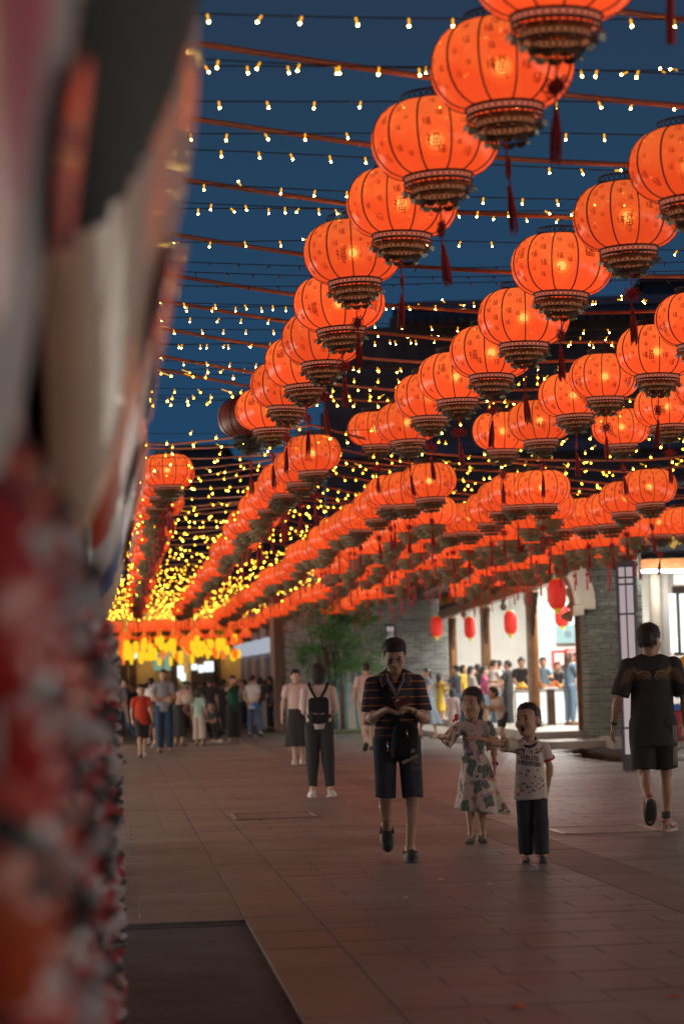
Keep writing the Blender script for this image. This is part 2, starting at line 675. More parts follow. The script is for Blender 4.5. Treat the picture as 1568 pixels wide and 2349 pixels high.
# items of the shop
pa = P(1301, 1455, 69.1)
t = thing('wall_panel', 'pale teal panel with a round fan on the white shop wall', 'panel', (pa.x, 69.1, pa.z))
mb = MB()
mb.cbox((0, 0, 0), (.66, .16, .5), .01)
mb.build('case', M_TEAL, t)
mb = MB()
mb.tube([(0, -.085, 0), (0, -.1, 0)], .1, 16)
mb.build('fan', mat('fan grey', (.12, .2, .24), .6), t)
pa = P(1305, 1408, 69.1)
t = thing('bright_window', 'glaring white window high on the shop wall above the teal panel', 'window', (pa.x, 69.15, pa.z))
mb = MB()
mb.box((0, 0, 0), (.52, .04, .62))
mb.build('pane', M_SCREEN, t)
for u, v, w, h, lab in ((1281, 1512, .42, .5, 'white menu board with a red frame on the shop wall'), (1311, 1502, .42, .34, 'red board with a white centre beside the menu board')):
    pa = P(u, v, 69.0)
    t = thing('menu_board', lab, 'sign', (pa.x, 69.0, pa.z))
    mb = MB()
    mb.box((0, 0, 0), (w, .05, h))
    mb.build('frame', M_RED, t)
    mb = MB()
    mb.box((0, -.03, 0), (w * .62, .02, h * .68))
    sh_ = mb.build('sheet', M_PAPER, t)
    mb = MB()
    for k in range(6):
        mb.box((rnd.uniform(-.04, .04), -.043, h * (.24 - k * .09)), (w * rnd.uniform(.3, .5), .004, .018))
    mb.build('print_lines', M_RED, sh_)
# counter
q0, q1 = P(1182, 1600, 58.0), P(1336, 1600, 58.0)
cw = q1.x - q0.x
ctr = thing('food_counter', 'long white glowing food counter behind the brown columns', 'counter', ((q0.x + q1.x) / 2, 58.3, PLAT))
for k in range(4):
    mb = MB()
    w = cw / 4 - .02
    mb.box((-cw / 2 + cw / 4 * (k + .5), -.3, .40), (w, .05, .74))
    mb.build('lit_panel', M_LIT, ctr)
mb = MB()
mb.box((0, 0, .40), (cw, .54, .76))
mb.build('body', M_WHITE, ctr)
mb = MB()
mb.cbox((0, -.02, .81), (cw + .06, .68, .05), .01)
mb.build('top', M_CONC, ctr)
pa = P(1264, 1660, 57.4)
t = thing('dark_cabinet', 'narrow dark cabinet standing before the glowing counter', 'cabinet', (pa.x, 57.4, PLAT))
mb = MB()
mb.cbox((0, 0, .42), (.17, .4, .84), .01)
mb.build('body', M_DWOOD, t)
mb = MB()
mb.cbox((0, 0, .87), (.34, .5, .05), .01)
mb.build('top', M_WHITE, t)
FOODC = [(.75, .30, .03), (.70, .10, .02), (.72, .48, .06), (.45, .10, .04)]
M_FOODS = [mat('food %d' % i, c, .5, var=.3, scale=30) for i, c in enumerate(FOODC)]
for k, lab in enumerate(('tray heaped with yellow snacks at the left end of the counter', 'tray heaped with orange snacks beside the brown column', 'tray of red and orange snacks on the counter behind the column', 'tray of orange snacks next to the woman in denim')):
    t = thing('food_tray', lab, 'tray', (ctr.location.x - cw * .38 + k * cw * .25, 58.25, PLAT + .835))
    mb = MB()
    mb.cbox((0, 0, .012), (.36, .42, .024), .008)
    mb.build('tray', M_STEEL, t)
    mb = MB()
    for i in range(42):
        mb.cur = rnd.choice((0, 0, 1, 2, 3)) if k else rnd.choice((2, 2, 0))
        a, r = rnd.uniform(0, 6.28), rnd.uniform(0, .17)
        mb.ball((r * math.cos(a), r * math.sin(a), .05 + (.17 - r) * rnd.uniform(.2, 1.0)), rnd.uniform(.03, .05), 7, 5)
    tag(mb.build('snacks', M_FOODS, t), kind='stuff')

# ------------------------------------------------------------------ brick pillar with the white arch
pil = thing('brick_pillar', 'broad grey brick pier carrying the white arch', 'wall', (0, 0, 0))
PX0, PX1, PY0, PY1, PZ1 = 4.88, 6.02, 49.0, 50.5, 4.7
mb = MB()
mb.box(((PX0 + PX1) / 2, (PY0 + PY1) / 2, PZ1 / 2), (PX1 - PX0 - .03, PY1 - PY0 - .03, PZ1))
mb.build('core', M_MORTAR, pil)
mcache = {}
bricks = []


def brick_mesh(w, d, h, m):
    k = (round(w, 3), round(d, 3), round(h, 3), m.name)
    if k not in mcache:
        b = MB()
        b.cbox((0, 0, 0), (w, d, h), .004)
        mcache[k] = b.mesh('brick', m)
    return mcache[k]


z = 0.03
row = 0
while z < PZ1 - .1:
    thick = row % 2 == 0
    h = .068 if thick else .036
    x = PX0 - (.115 if row % 4 in (1, 2) else 0)
    while x < PX1 - .02:
        a, b = max(x, PX0), min(x + .228, PX1)
        if b - a > .03:
            bricks.append(((a + b) / 2, PY0 + .005, z + h / 2, b - a - .019, .05, h))
        x += .228
    y = PY0 + .035 - (.115 if row % 4 in (0, 3) else 0)
    while y < PY1 - .02:
        a, b = max(y, PY0 + .035), min(y + .228, PY1)
        if b - a > .03:
            bricks.append((PX0 + .005, (a + b) / 2, z + h / 2, .05, b - a - .012, h))
        y += .228
    z += h + .018
    row += 1
bricks.sort(key=lambda q: (q[4] != .05, q[2]))
far = MB()
for i, q in enumerate(bricks):
    if i < 290 and q[4] == .05:
        o = link('brick', brick_mesh(q[3], q[4], q[5], M_BRICK), pil, (q[0], q[1] + rnd.uniform(-.006, .006), q[2]))
        o.rotation_euler = (0, 0, rnd.uniform(-.012, .012))
    else:
        far.cbox((q[0], q[1], q[2]), (q[3], q[4], q[5]), .004)
tag(far.build('brick', M_BRICK, pil), kind='stuff')

# arch
ac = P(1188, 1391, 49.0)
ar = thing('white_arch', 'white plastered round arch springing from the brick pier', 'arch', (ac.x, 48.93, ac.z))


def arc_band(r0, r1, y0, y1, a0, a1, n):
    b = MB()
    vs = []
    for i in range(n + 1):
        a = math.radians(a0 + (a1 - a0) * i / n)
        for r in (r0, r1):
            for y in (y0, y1):
                vs.append((r * math.cos(a), y, r * math.sin(a)))
    fs = [(0, 1, 3, 2), (4 * n, 4 * n + 2, 4 * n + 3, 4 * n + 1)]
    for i in range(n):
        a, c = 4 * i, 4 * i + 4
        fs += [(a, a + 2, c + 2, c), (a + 1, c + 1, c + 3, a + 3), (a + 2, a + 3, c + 3, c + 2), (a, c, c + 1, a + 1)]
    b.add(vs, fs)
    return b


arc_band(1.26, 1.55, -.06, 0.5, -4, 150, 30).build('band', M_CREAM, ar)
arc_band(1.13, 1.258, -.16, 0.5, 0, 150, 30).build('inner_moulding', M_CREAM, ar)
mb = MB()
mb.cbox((1.20, .15, -.12), (.20, .62, .2), .02)
mb.build('springer', M_CREAM, ar)
b = MB()
n = 26
vs, fs = [], []
for i in range(n + 1):
    a = math.radians(-18 + 110 * i / n)
    r1 = 1.125
    r0 = 1.02 - .05 * math.sin(i * 1.9) - .03 * math.sin(i * 3.3) - (.10 if i < 3 else 0)
    for r in (r0, r1):
        for y in (.1, .2):
            vs.append((r * math.cos(a), y, r * math.sin(a)))
for i in range(n):
    a, c = 4 * i, 4 * i + 4
    fs += [(a, a + 2, c + 2, c), (a + 1, c + 1, c + 3, a + 3), (a + 2, a + 3, c + 3, c + 2), (a, c, c + 1, a + 1)]
b.add(vs, fs)
b.build('carved_trim', M_WOOD, ar)
q = P(1322, 1550, 50.4)
mb = MB()
mb.box((q.x - ac.x + .07, 1.62, (PLAT + 3.0) / 2 - ac.z), (.12, .12, 3.0 - PLAT))
mb.build('door_post', M_WOOD, ar)

# white shop front to the right of the pier
rs = thing('white_shopfront', 'white plastered shop front right of the brick pier', 'building', (0, 0, 0))
def at_box(u0, u1, v0, v1, y, th, m, name, par, mbx=None):
    a, b = P(u0, v0, y), P(u1, v1, y)
    k = MB()
    k.box(((a.x + b.x) / 2, y + th / 2, (a.z + b.z) / 2), (abs(b.x - a.x), th, abs(a.z - b.z)))
    return k.build(name, m, par)


at_box(1484, 1504, 1180, 1710, 50.2, .3, M_WHITE, 'wall', rs)
at_box(1514, 1545, 1290, 1710, 49.6, .3, M_WHITE, 'wall', rs)
q = P(1506, 1500, 49.5)
mb = MB()
mb.smooth = True
mb.lathe([(.13, .2), (.12, 3.6)], 20, (q.x, q.y, 0))
mb.build('column', M_CREAM, rs)
at_box(1466, 1660, 1283, 1303, 49.0, .3, M_WOOD, 'beam', rs)
at_box(1466, 1660, 1190, 1282, 49.2, .2, M_FRIEZE, 'frieze', rs)
for k in range(7):
    a = P(1530 + k * 16, 1235 + 12 * math.sin(k * 2), 49.15)
    mb = MB()
    mb.box(a, (.10, .06, .22), 0, Matrix.Rotation(.6 * math.sin(k * 1.7), 3, 'Y'))
    mb.box(a + Vector((.08, -.01, .03)), (.07, .05, .14), 0, Matrix.Rotation(-.7, 3, 'Y'))
    mb.build('gilded_ornament', M_GOLD, rs)
wf = at_box(1540, 1680, 1345, 1500, 51.0, .08, M_DWOOD, 'window_frame', rs)
for k in range(3):
    at_box(1533 + k * 24, 1554 + k * 24, 1362, 1496, 50.9, .05, M_SCREEN, 'pane', wf)
at_box(1545, 1700, 1318, 1336, 50.7, .1, M_LIT, 'light_strip', rs)
M_FILL = emat('shop front downlight', (1.0, .95, .86), 26.0)  # added fill lights that brighten the white wall, pier and arch
for u in (1497, 1556):
    q = P(u, 1310, 48.75)
    mb = MB()
    mb.box(q, (.5, .26, .04))
    mb.build('fill_light', M_FILL, rs)
q = P(1285, 1296, 47.7)
mb = MB()
mb.box(q, (.9, .2, .05))
mb.build('arch_fill_light', M_FILL, arc)  # added light hidden behind the lanterns, brightens the arch face
at_box(1546, 1600, 1525, 1600, 50.8, .1, mat('blue panel', (.02, .16, .36), .5), 'blue_panel', rs)

q = G(1570, 1722)
t = thing('red_cart', 'red handcart box with a blue lid right of the man in black', 'cart', (q.x + .03, q.y, 0))
mb = MB()
mb.cbox((0, 0, .46), (.44, .5, .56), .03)
mb.build('box', mat('red plastic', (.30, .012, .02), .4, var=.05), t)
mb = MB()
mb.cbox((0, 0, .80), (.46, .52, .12), .03)
mb.build('lid', mat('blue plastic', (.02, .10, .42), .4, var=.05), t)
for sx_ in (-.19, .19):
    for sy_ in (-.2, .2):
        mb = MB()
        mb.tube([(sx_ - .02, sy_, .06), (sx_ + .02, sy_, .06)], .06, 12)
        mb.tube([(sx_, sy_, .06), (sx_, sy_, .19)], .015, 6)
        mb.build('wheel', M_STEEL, t)
q = P(1582, 1545, 44.0)
t = thing('yellow_balloon', 'big shiny golden yellow balloon at the right edge', 'balloon', (q.x, q.y, q.z))
mb = MB()
mb.ball((0, 0, 0), (.30, .30, .36), 20, 14)
mb.build('skin', mat('golden foil', (.75, .42, .02), .25, .2, var=.05), t)
mb = MB()
mb.tube([(0, 0, -.36), (0, 0, -q.z)], .012, 6)
mb.build('stick', M_STEEL, t)

# the lit shops go on along the right side of the street towards the camera
M_SHOPW = emat('lit shop window', (1.0, .93, .82), 2.2)
for k in range(8):
    y0 = -7.3 + k * 6.6
    sf = thing('lit_shopfront', 'lit white shop %s from the camera along the right side of the street' % NTH[k], 'building', (7.75, y0 + 3.0, 0), 0, 'shops along the right side outside the photo')
    mb = MB()
    mb.box((.35, 0, 2.2), (.5, 6.1, 4.4))
    mb.build('wall', M_WHITE, sf)
    mb = MB()
    mb.box((.06, -1.35, 1.6), (.06, 2.3, 2.3))
    w_ = mb.build('window', M_SHOPW, sf)
    mb = MB()
    mb.box((.06, 1.35, 1.6), (.06, 2.3, 2.3))
    w_ = mb.build('window', M_SHOPW, sf)
    mb = MB()
    for yy in (-2.6, 0, 2.6):
        mb.box((.04, yy, 1.6), (.1, .12, 2.5))
    mb.build('mullion', M_DWOOD, sf)
    mb = MB()
    mb.box((-.1, 0, 3.1), (1.1, 6.0, .1), 0, Matrix.Rotation(-.25, 3, 'Y'))
    mb.build('awning', M_DWOOD, sf)
M_FILLW = emat('added fill window', (1.0, .90, .76), 5.0)  # unseen lit shops added on the left to brighten the middle ground
for k in range(6):
    c_ = st(24 + k * 8.0, -5.2)
    sf = thing('lit_shopfront', 'added unseen lit shop on the left side of the street, %s behind the mask display' % NTH[k], 'building', (c_.x, c_.y, 0), math.pi + YAW, 'added lit shops on the left side hidden by the mask display')
    mb = MB()
    mb.box((.35, 0, 2.2), (.5, 7.8, 4.4))
    mb.build('wall', M_WHITE, sf)
    for yy in (-1.9, 1.9):
        mb = MB()
        mb.box((.06, yy, 1.7), (.06, 3.2, 2.5))
        mb.build('window', M_FILLW, sf)
    mb = MB()
    mb.box((-.1, 0, 3.2), (1.1, 7.6, .1), 0, Matrix.Rotation(-.25, 3, 'Y'))
    mb.build('awning', M_DWOOD, sf)

# ------------------------------------------------------------------ far brick wall facing us and the shop row behind it
fw = thing('far_brick_wall', 'grey brick wall behind the small tree', 'wall', (0, 0, 0))
x0, x1 = P(652, 1500, 76.0).x, P(1030, 1500, 76.0).x
mb = MB()
mb.box(((x0 + x1) / 2, 76.2, 2.6), (x1 - x0, .34, 5.2))
mb.build('core', M_MORTAR, fw)
z, row, cnt = .9, 0, 0
far = MB()
while z < 4.6:
    x = x0 + (.15 if row % 2 else 0)
    while x < x1 - .2:
        if cnt < 290 and x > P(840, 1500, 76).x and z < 3.6:
            o = link('brick', brick_mesh(.285, .05, .105, M_BRICKF), fw, (x + .15, 76.015 + rnd.uniform(-.008, .008), z + .06))
            cnt += 1
        else:
            far.cbox((x + .15, 76.015, z + .06), (.285, .05, .105), .004)
        x += .30
    z += .12
    row += 1
tag(far.build('brick', M_BRICKF, fw), kind='stuff')
mb = MB()
mb.box(((x0 + x1) / 2, 75.95, .45), (x1 - x0, .1, .88))
mb.build('plinth', M_CONC, fw)
mb = MB()
mb.box(((x0 + x1) / 2 + 1, 75.97, 3.62), ((x1 - x0) - 2.2, .08, .08))
mb.build('ledge', M_CONC, fw)
mb = MB()
q = P(639, 1500, 76)
mb.box((q.x, 76, 2.6), (.26, .3, 5.2))
mb.build('corner_post', mat('brown post', (.16, .09, .07), .7), fw)

row_ = thing('shop_row', 'row of small shops with white lintels and blue grey shutters', 'building', (0, 0, 0))
T0 = q.x * TD.x + 76 * TD.y + .1
M_SHUT = mat('blue grey shutter', (.26, .34, .46), .6, var=.2, scale=3)
for k in range(4):
    s0 = 79 + k * 5.6
    c = st(s0 + 2.6, T0)
    mb = MB()
    mb.box((c.x, c.y, 1.35), (.1, 4.6, 2.5), YAW)
    for j in range(9):
        mb.box((c.x - .06, c.y, .3 + j * .26), (.05, 4.5, .03), YAW)
    sh_ = mb.build('shutter', M_SHUT, row_)
    mb = MB()
    c2 = st(s0 + 2.6, T0 - .15)
    mb.box((c2.x, c2.y, 2.80 + .04 * k), (.3, 5.0, .46), YAW)
    mb.build('lintel', emat('glowing lintel %d' % k, (.80, .86, 1.0), .48), row_)  # no lamp: the lintel's brightness is put into its material as glow
    c3 = st(s0, T0 - .05)
    mb = MB()
    mb.box((c3.x, c3.y, 2.2), (.22, .28, 4.4), YAW)
    mb.build('post', M_CREAM, row_)
c = st(91, T0 + .4)
mb = MB()
mb.box((c.x, c.y, 2.6), (.5, 24, 5.2), YAW)
mb.build('wall', M_BRICKF, row_)

# end of the street
eb = thing('street_end_house', 'long low house with doors closing the far end of the street', 'building', (0, 0, 0))
M_OCHRE = mat('ochre wall', (.62, .42, .18), .8, var=.15, scale=.8)
mb = MB()
mb.box((-8, 112, 3), (20, .5, 6))
mb.build('wall', M_OCHRE, eb)
for u, w in ((272, .8), (305, .3), (400, .3), (468, 1.2), (500, .3)):
    a = P(u, 1540, 111.6)
    mb = MB()
    mb.box((a.x, 111.65, 1.5), (w, .25, 3.0))
    mb.build('door', M_DWOOD, eb)
for u, v, w, h, m in ((362, 1520, .36, .7, 0), (384, 1520, .3, .7, 0), (414, 1541, .26, .55, 1), (420, 1553, .22, .34, 1), (446, 1530, .26, .26, 1), (461, 1534, .22, .34, 1), (479, 1529, .42, .46, 1), (300, 1504, .55, .26, 1)):
    a = P(u, v, 111.4)
    mb = MB()
    mb.box((a.x, 111.4, a.z), (w, .1, h))
    mb.build('lit_window', M_GLOW if m else emat('green pane', (.35, .62, .45), .55), eb)
mb = MB()
mb.box((-8, 111, 6.2), (22, 3, .4))
mb.build('roof', M_TILE, eb)
M_WARM = emat('warm wall lamp', (1.0, .66, .26), 55.0)
for k in range(5):
    q = P(285 + k * 58, 1468, 110.6)
    mb = MB()
    mb.lathe([(.05, -.14), (.12, -.1), (.13, .08), (.04, .14)], 8, q)
    mb.build('wall_lamp', M_WARM, eb)

# ------------------------------------------------------------------ big dark hall behind, and dark blocks on the left
hall = thing('dark_hall', 'tall dark hall with a tiled roof and pale bands rising behind the lanterns', 'building', (0, 0, 0))
HY = 110.0
a, b = P(735, 700, HY), P(1900, 700, HY)
ztop = P(1200, 672, HY).z
mb = MB()
xw = P(893, 700, HY).x
mb.box(((xw + b.x) / 2, HY + 6, (ztop - .95) / 2), (b.x - xw, 11.9, ztop - .95))
mb.build('wall', M_DARK, hall)
mb = MB()
zw = P(820, 752, HY).z
mb.box(((a.x + xw) / 2, HY + 6, zw / 2), (xw - a.x - .01, 11.9, zw))
mb.build('side_wall', M_DARK, hall)
xs0, xs1 = P(905, 700, HY).x, b.x
mb = MB()
n = int((xs1 - xs0) / .45)
for i in range(n):
    x = xs0 + .22 + i * .45
    mb.tube([(x, HY - 2.2, ztop - 1.5), (x, HY + 5, ztop - .1)], .2, 6)
mb.build('roof', M_TILE, hall)
mb = MB()
mb.box(((xs0 + xs1) / 2, HY + 5.2, ztop - .05), (xs1 - xs0, .6, .5))
mb.build('ridge', M_TILE, hall)
for v0, v1, th in ((703, 722, 1.6), (724, 744, 1.2)):
    q0, q1 = P(1000, v0, HY), P(1000, v1, HY)
    mb = MB()
    mb.box(((xs0 + xs1) / 2, HY - th / 2, (q0.z + q1.z) / 2), (xs1 - xs0 - .2, th, q0.z - q1.z))
    mb.build('cornice', M_LAV, hall)
q0, q1 = P(900, 1023, HY), P(900, 1050, HY)
mb = MB()
mb.box(((a.x + b.x) / 2, HY - .4, (q0.z + q1.z) / 2), (b.x - a.x - 1, .9, q0.z - q1.z))
mb.build('cornice', M_LAV, hall)
for u in (785, 1010, 1287, 1530):
    q = P(u, 1040, HY)
    mb = MB()
    mb.box((q.x, HY - .25, 5.3), (.62, .5, 10.6))
    mb.build('pilaster', M_LAV, hall)
for k in range(11):
    for j in range(3):
        q = P(760 + k * 72, 805 + j * 85, HY)
        mb = MB()
        mb.box((q.x, HY - .02, q.z), (1.0, .1, 1.1))
        f = mb.build('window', M_DARK, hall)
        mb = MB()
        mb.box((q.x, HY - .09, q.z), (.82, .03, .92))
        mb.build('pane', mat('dark pane', (.25, .18, .155), .7, var=0) if (k, j) == (0, 0) else bpy.data.materials['dark pane'], f)
mb = MB()
q = P(1500, 660, HY)
mb.box((q.x + 1, HY + 3, q.z), (2.4, 3, 1.0))
mb.box((q.x + 1, HY + 3, q.z + .6), (3.0, 3.6, .25))
mb.build('roof_ornament', M_TILE, hall)


def block(u0, u1, vtop, y, lab):
    a, b = P(u0, vtop, y), P(u1, vtop, y)
    t = thing('dark_building', lab, 'building', ((a.x + b.x) / 2, y, 0))
    mb = MB()
    mb.box((0, 4, a.z / 2), (b.x - a.x, 8, a.z))
    mb.build('wall', M_DARK, t)
    mb = MB()
    mb.box((0, 4, a.z + .1), (b.x - a.x + .6, 8.6, .3))
    mb.build('roof', M_TILE, t)
    n = max(2, int((b.x - a.x) / 1.8))
    for i in range(n):
        for j in range(4):
            mb = MB()
            mb.box((-(b.x - a.x) / 2 + (i + .5) * (b.x - a.x) / n, -.03, a.z - 1.6 - j * 2.4), (.8, .08, 1.2))
            mb.build('window', bpy.data.materials['dark pane'], t)


block(416, 513, 1032, 150, 'dark flat roofed block behind the first lantern column')
block(513, 565, 1066, 148, 'lower dark block beside the flat roofed block')
block(280, 416, 1096, 152, 'dark building low on the skyline by the mask wall')
block(563, 740, 1078, 140, 'wide dark building behind the second lantern row')

# ------------------------------------------------------------------ lattice lamp posts
M_POST = mat('blue grey painted frame', (.085, .09, .125), .5, var=.1)


def lamp_post(loc, label):
    t = thing('lamp_post', label, 'lamp', loc, -0.22, 'square lattice lamp posts')
    h, w = 3.02, .25
    mb = MB()
    mb.cbox((0, 0, .09), (w + .02, w + .02, .18), .01)
    mb.build('base', M_POST, t)
    mb = MB()
    mb.box((0, 0, h / 2 + .1), (w - .05, w - .05, h - .25))
    mb.build('lit_panel', M_LAMP, t)
    mb = MB()
    for sx_ in (-1, 1):
        for sy_ in (-1, 1):
            mb.box((sx_ * w / 2, sy_ * w / 2, h / 2), (.034, .034, h))
    mb.build('corner_frame', M_POST, t)
    mb = MB()
    for z in (.22, .62, 1.26, 1.55, 1.62, 2.30, 2.74, 2.84, h):
        for s_ in (-1, 1):
            mb.box((0, s_ * w / 2, z), (w - .036, .026, .028))
            mb.box((s_ * w / 2, 0, z), (.026, w - .036, .028))
    for x in (0.0,):
        for s_ in (-1, 1):
            mb.box((x, s_ * (w / 2 + .002), 1.55 + (h - 1.55) / 2), (.02, .02, h - 1.57))
            mb.box((s_ * (w / 2 + .002), x, 1.55 + (h - 1.55) / 2), (.02, .02, h - 1.57))
    mb.build('lattice', M_POST, t)
    mb = MB()
    mb.cbox((0, 0, h + .03), (w + .08, w + .08, .06), .02)
    mb.build('cap', M_POST, t)
    return t


q = G(1452, 1766)
lamp_post((q.x, q.y, 0), 'tall square lattice lamp post in front of the brick pier')
q = P(901, 1600, 73.5)
lamp_post((q.x, q.y, 0.12), 'square lattice lamp post by the far brick wall above the man with glasses')

# ------------------------------------------------------------------ small leafy tree on blue props
tr = thing('small_tree', 'small bushy green tree held by blue props before the brick wall', 'tree', (P(785, 1600, 71).x, 71, 0))
M_BARK = mat('bark', (.12, .085, .06), .9, var=.3)
M_PROP = mat('blue prop', (.04, .26, .33), .6, var=.15)
M_LEAF = mat('leaf', (.11, .27, .08), .55, var=.5, scale=1.2)
random_tint(M_LEAF, .2)
mb = MB()
for k in range(7):
    a = k * .9
    x = rnd.uniform(-.35, .35)
    mb.tube([(x, rnd.uniform(-.2, .2), 0), (x * 1.3, .1 * math.sin(a), 1.2), (x * 2.2 + .2 * math.sin(a), .2 * math.cos(a), 2.4), (x * 3.0 + .3 * math.sin(a), .3 * math.cos(a), 3.3)], [.045, .04, .028, .012], 7)
mb.build('trunk', M_BARK, tr)
for k in range(6):
    a = -0.55 + k * .22
    mb = MB()
    mb.tube([(a * 1.5 - .05, -.2 + .1 * (k % 2), 0.05), (a * .9, -.1, 1.75)], .03, 8)
    mb.build('prop', M_PROP, tr)
lf = MB()
cl = []
for k in range(58):
    a, r = rnd.uniform(0, 6.28), rnd.random() ** .6 * 1.15
    z = rnd.uniform(1.7, 3.9)
    cl.append((r * math.cos(a) * (1.1 - .2 * abs(z - 2.7)), r * .7 * math.sin(a), z, rnd.uniform(.18, .38)))
for c in cl:
    for k in range(70):
        d = Vector((rnd.gauss(0, 1), rnd.gauss(0, 1), rnd.gauss(0, .7))) * c[3] * .55
        p = Vector(c[:3]) + d
        ln, wd = rnd.uniform(.07, .13), rnd.uniform(.02, .035)
        R = Matrix.Rotation(rnd.uniform(0, 6.28), 3, 'Z') @ Matrix.Rotation(rnd.uniform(-.9, .9), 3, 'X')
        lf.add([p + R @ Vector(q) for q in ((-ln, 0, 0), (0, -wd, .01), (ln, 0, -.015), (0, wd, .01))], [(0, 1, 2, 3)])
tag(lf.build('crown', M_LEAF, tr), kind='stuff')
mb = MB()
mb.cbox((0, 0, .04), (2.6, 2.2, .10), .03)
mb.build('planting_bed', mat('grass bed', (.06, .075, .03), .9, var=.4, scale=6), tr)
# dark potted shrub left of the tree
q = G(632, 1655)
sb = thing('potted_shrub', 'dark leafy shrub in a brown pot beside the shop row', 'plant', (q.x, q.y, 0))
mb = MB()
mb.lathe([(.2, 0), (.3, .55), (.33, .6), (.28, .6), (.26, .5)], 16)
mb.build('pot', mat('brown pot', (.14, .05, .04), .6), sb)
lf = MB()
for k in range(900):
    a, z = rnd.uniform(0, 6.28), rnd.uniform(.55, 1.75)
    r = rnd.random() ** .5 * .42 * (1 - .4 * abs(z - 1.1))
    p = Vector((r * math.cos(a), r * math.sin(a), z))
    ln, wd = rnd.uniform(.05, .1), .022
    R = Matrix.Rotation(rnd.uniform(0, 6.28), 3, 'Z') @ Matrix.Rotation(rnd.uniform(-.9, .9), 3, 'X')
    lf.add([p + R @ Vector(q) for q in ((-ln, 0, 0), (0, -wd, .01), (ln, 0, -.015), (0, wd, .01))], [(0, 1, 2, 3)])
tag(lf.build('leaves', M_LEAF, sb), kind='stuff')

# bits of litter on the stones
for u, v, w, lab, m in ((1555, 1798, .07, 'green fallen leaf on the paving right of the man in black', M_LEAF), (1187, 2313, .10, 'small orange wrapper lying on the paving at the bottom right', M_FOODS[1]),
                        (1010, 2020, .05, 'pale paper scrap on the paving in front of the boy', M_PAPER), (930, 2062, .06, 'pale paper scrap on the bare paving below the man with the phone', M_PAPER),
                        (1120, 2030, .05, 'tiny pale scrap on the paving right below the boy', M_PAPER), (1540, 2290, .07, 'orange scrap on the paving at the lower right edge', M_FOODS[1])):
    q = G(u, v)
    mb = MB()
    a = w / 2
    mb.add([(-a, -a * .5, .004), (a * .2, -a * .7, .010), (a, .1 * a, .005), (.3 * a, a * .6, .014), (-.6 * a, a * .5, .006), (0, 0, .016)], [(0, 1, 5), (1, 2, 5), (2, 3, 5), (3, 4, 5), (4, 0, 5)])
    o = mb.build('paper_scrap' if 'leaf' not in lab else 'fallen_leaf', m, None, (q.x, q.y, 0.0), rnd.uniform(0, 6))
    tag(o, lab, 'litter')
# ------------------------------------------------------------------ wall of painted opera masks on the left
def glossy(name, col, rough=.36):
    return mat(name, col, rough, var=.12, scale=9, coat=.5, spec=.4)


M_MRED = glossy('red lacquer', (.55, .028, .024))
M_MORG = glossy('orange red lacquer', (.62, .085, .03))
M_MWHITE = glossy('white glaze', (.60, .52, .50))
M_MTAN = mat('tan glaze', (.62, .37, .255), .55, var=.12, scale=9, spec=.3, coat=.45)
M_MMATT = mat('matt black paint', (.030, .026, .024), .75, var=.1)
M_MGREY = mat('grey glaze', (.42, .36, .345), .6, var=.12, scale=9, spec=.3)
M_MBLACK = glossy('black lacquer', (.035, .032, .032))
M_MPINK = glossy('pink glaze', (.72, .32, .34))
M_MGREEN = glossy('green glaze', (.04, .19, .13))
M_MBLUE = glossy('blue glaze', (.02, .05, .26))
M_BOARD = mat('dark red board', (.24, .10, .09), .6, var=.3, scale=3)


def face_h(x, z, soft=0.0):
    """relief of a mask, x and z from -1 to 1"""
    r2 = min(1, x * x + z * z)
    h = .62 * (1 - r2) ** .5
    if soft:
        q = min(1.0, x * x + (z - .0) ** 2)
        return (1.0 + .16 * z) * (1 - q) ** .5 * (1 - .22 * max(0, -z)) + .05 * math.exp(-(x / .14) ** 2 - ((z + .15) / .3) ** 2)
    g = lambda cx, cz, sx_, sz_: math.exp(-((x - cx) / sx_) ** 2 - ((z - cz) / sz_) ** 2)
    h += .46 * g(0, -.12, .13, .20) + .18 * g(0, .10, .10, .26)
    h += .15 * (g(-.36, .34, .26, .10) + g(.36, .34, .26, .10))
    h -= .14 * (g(-.36, .14, .17, .10) + g(.36, .14, .17, .10))
    h += .12 * (g(-.45, -.15, .22, .22) + g(.45, -.15, .22, .22))
    h += .20 * g(0, -.46, .25, .055) + .20 * g(0, -.58, .20, .06) - .10 * g(0, -.52, .25, .03)
    h += .16 * g(0, -.82, .22, .13)
    h += .10 * g(0, .62, .6, .2)
    return h


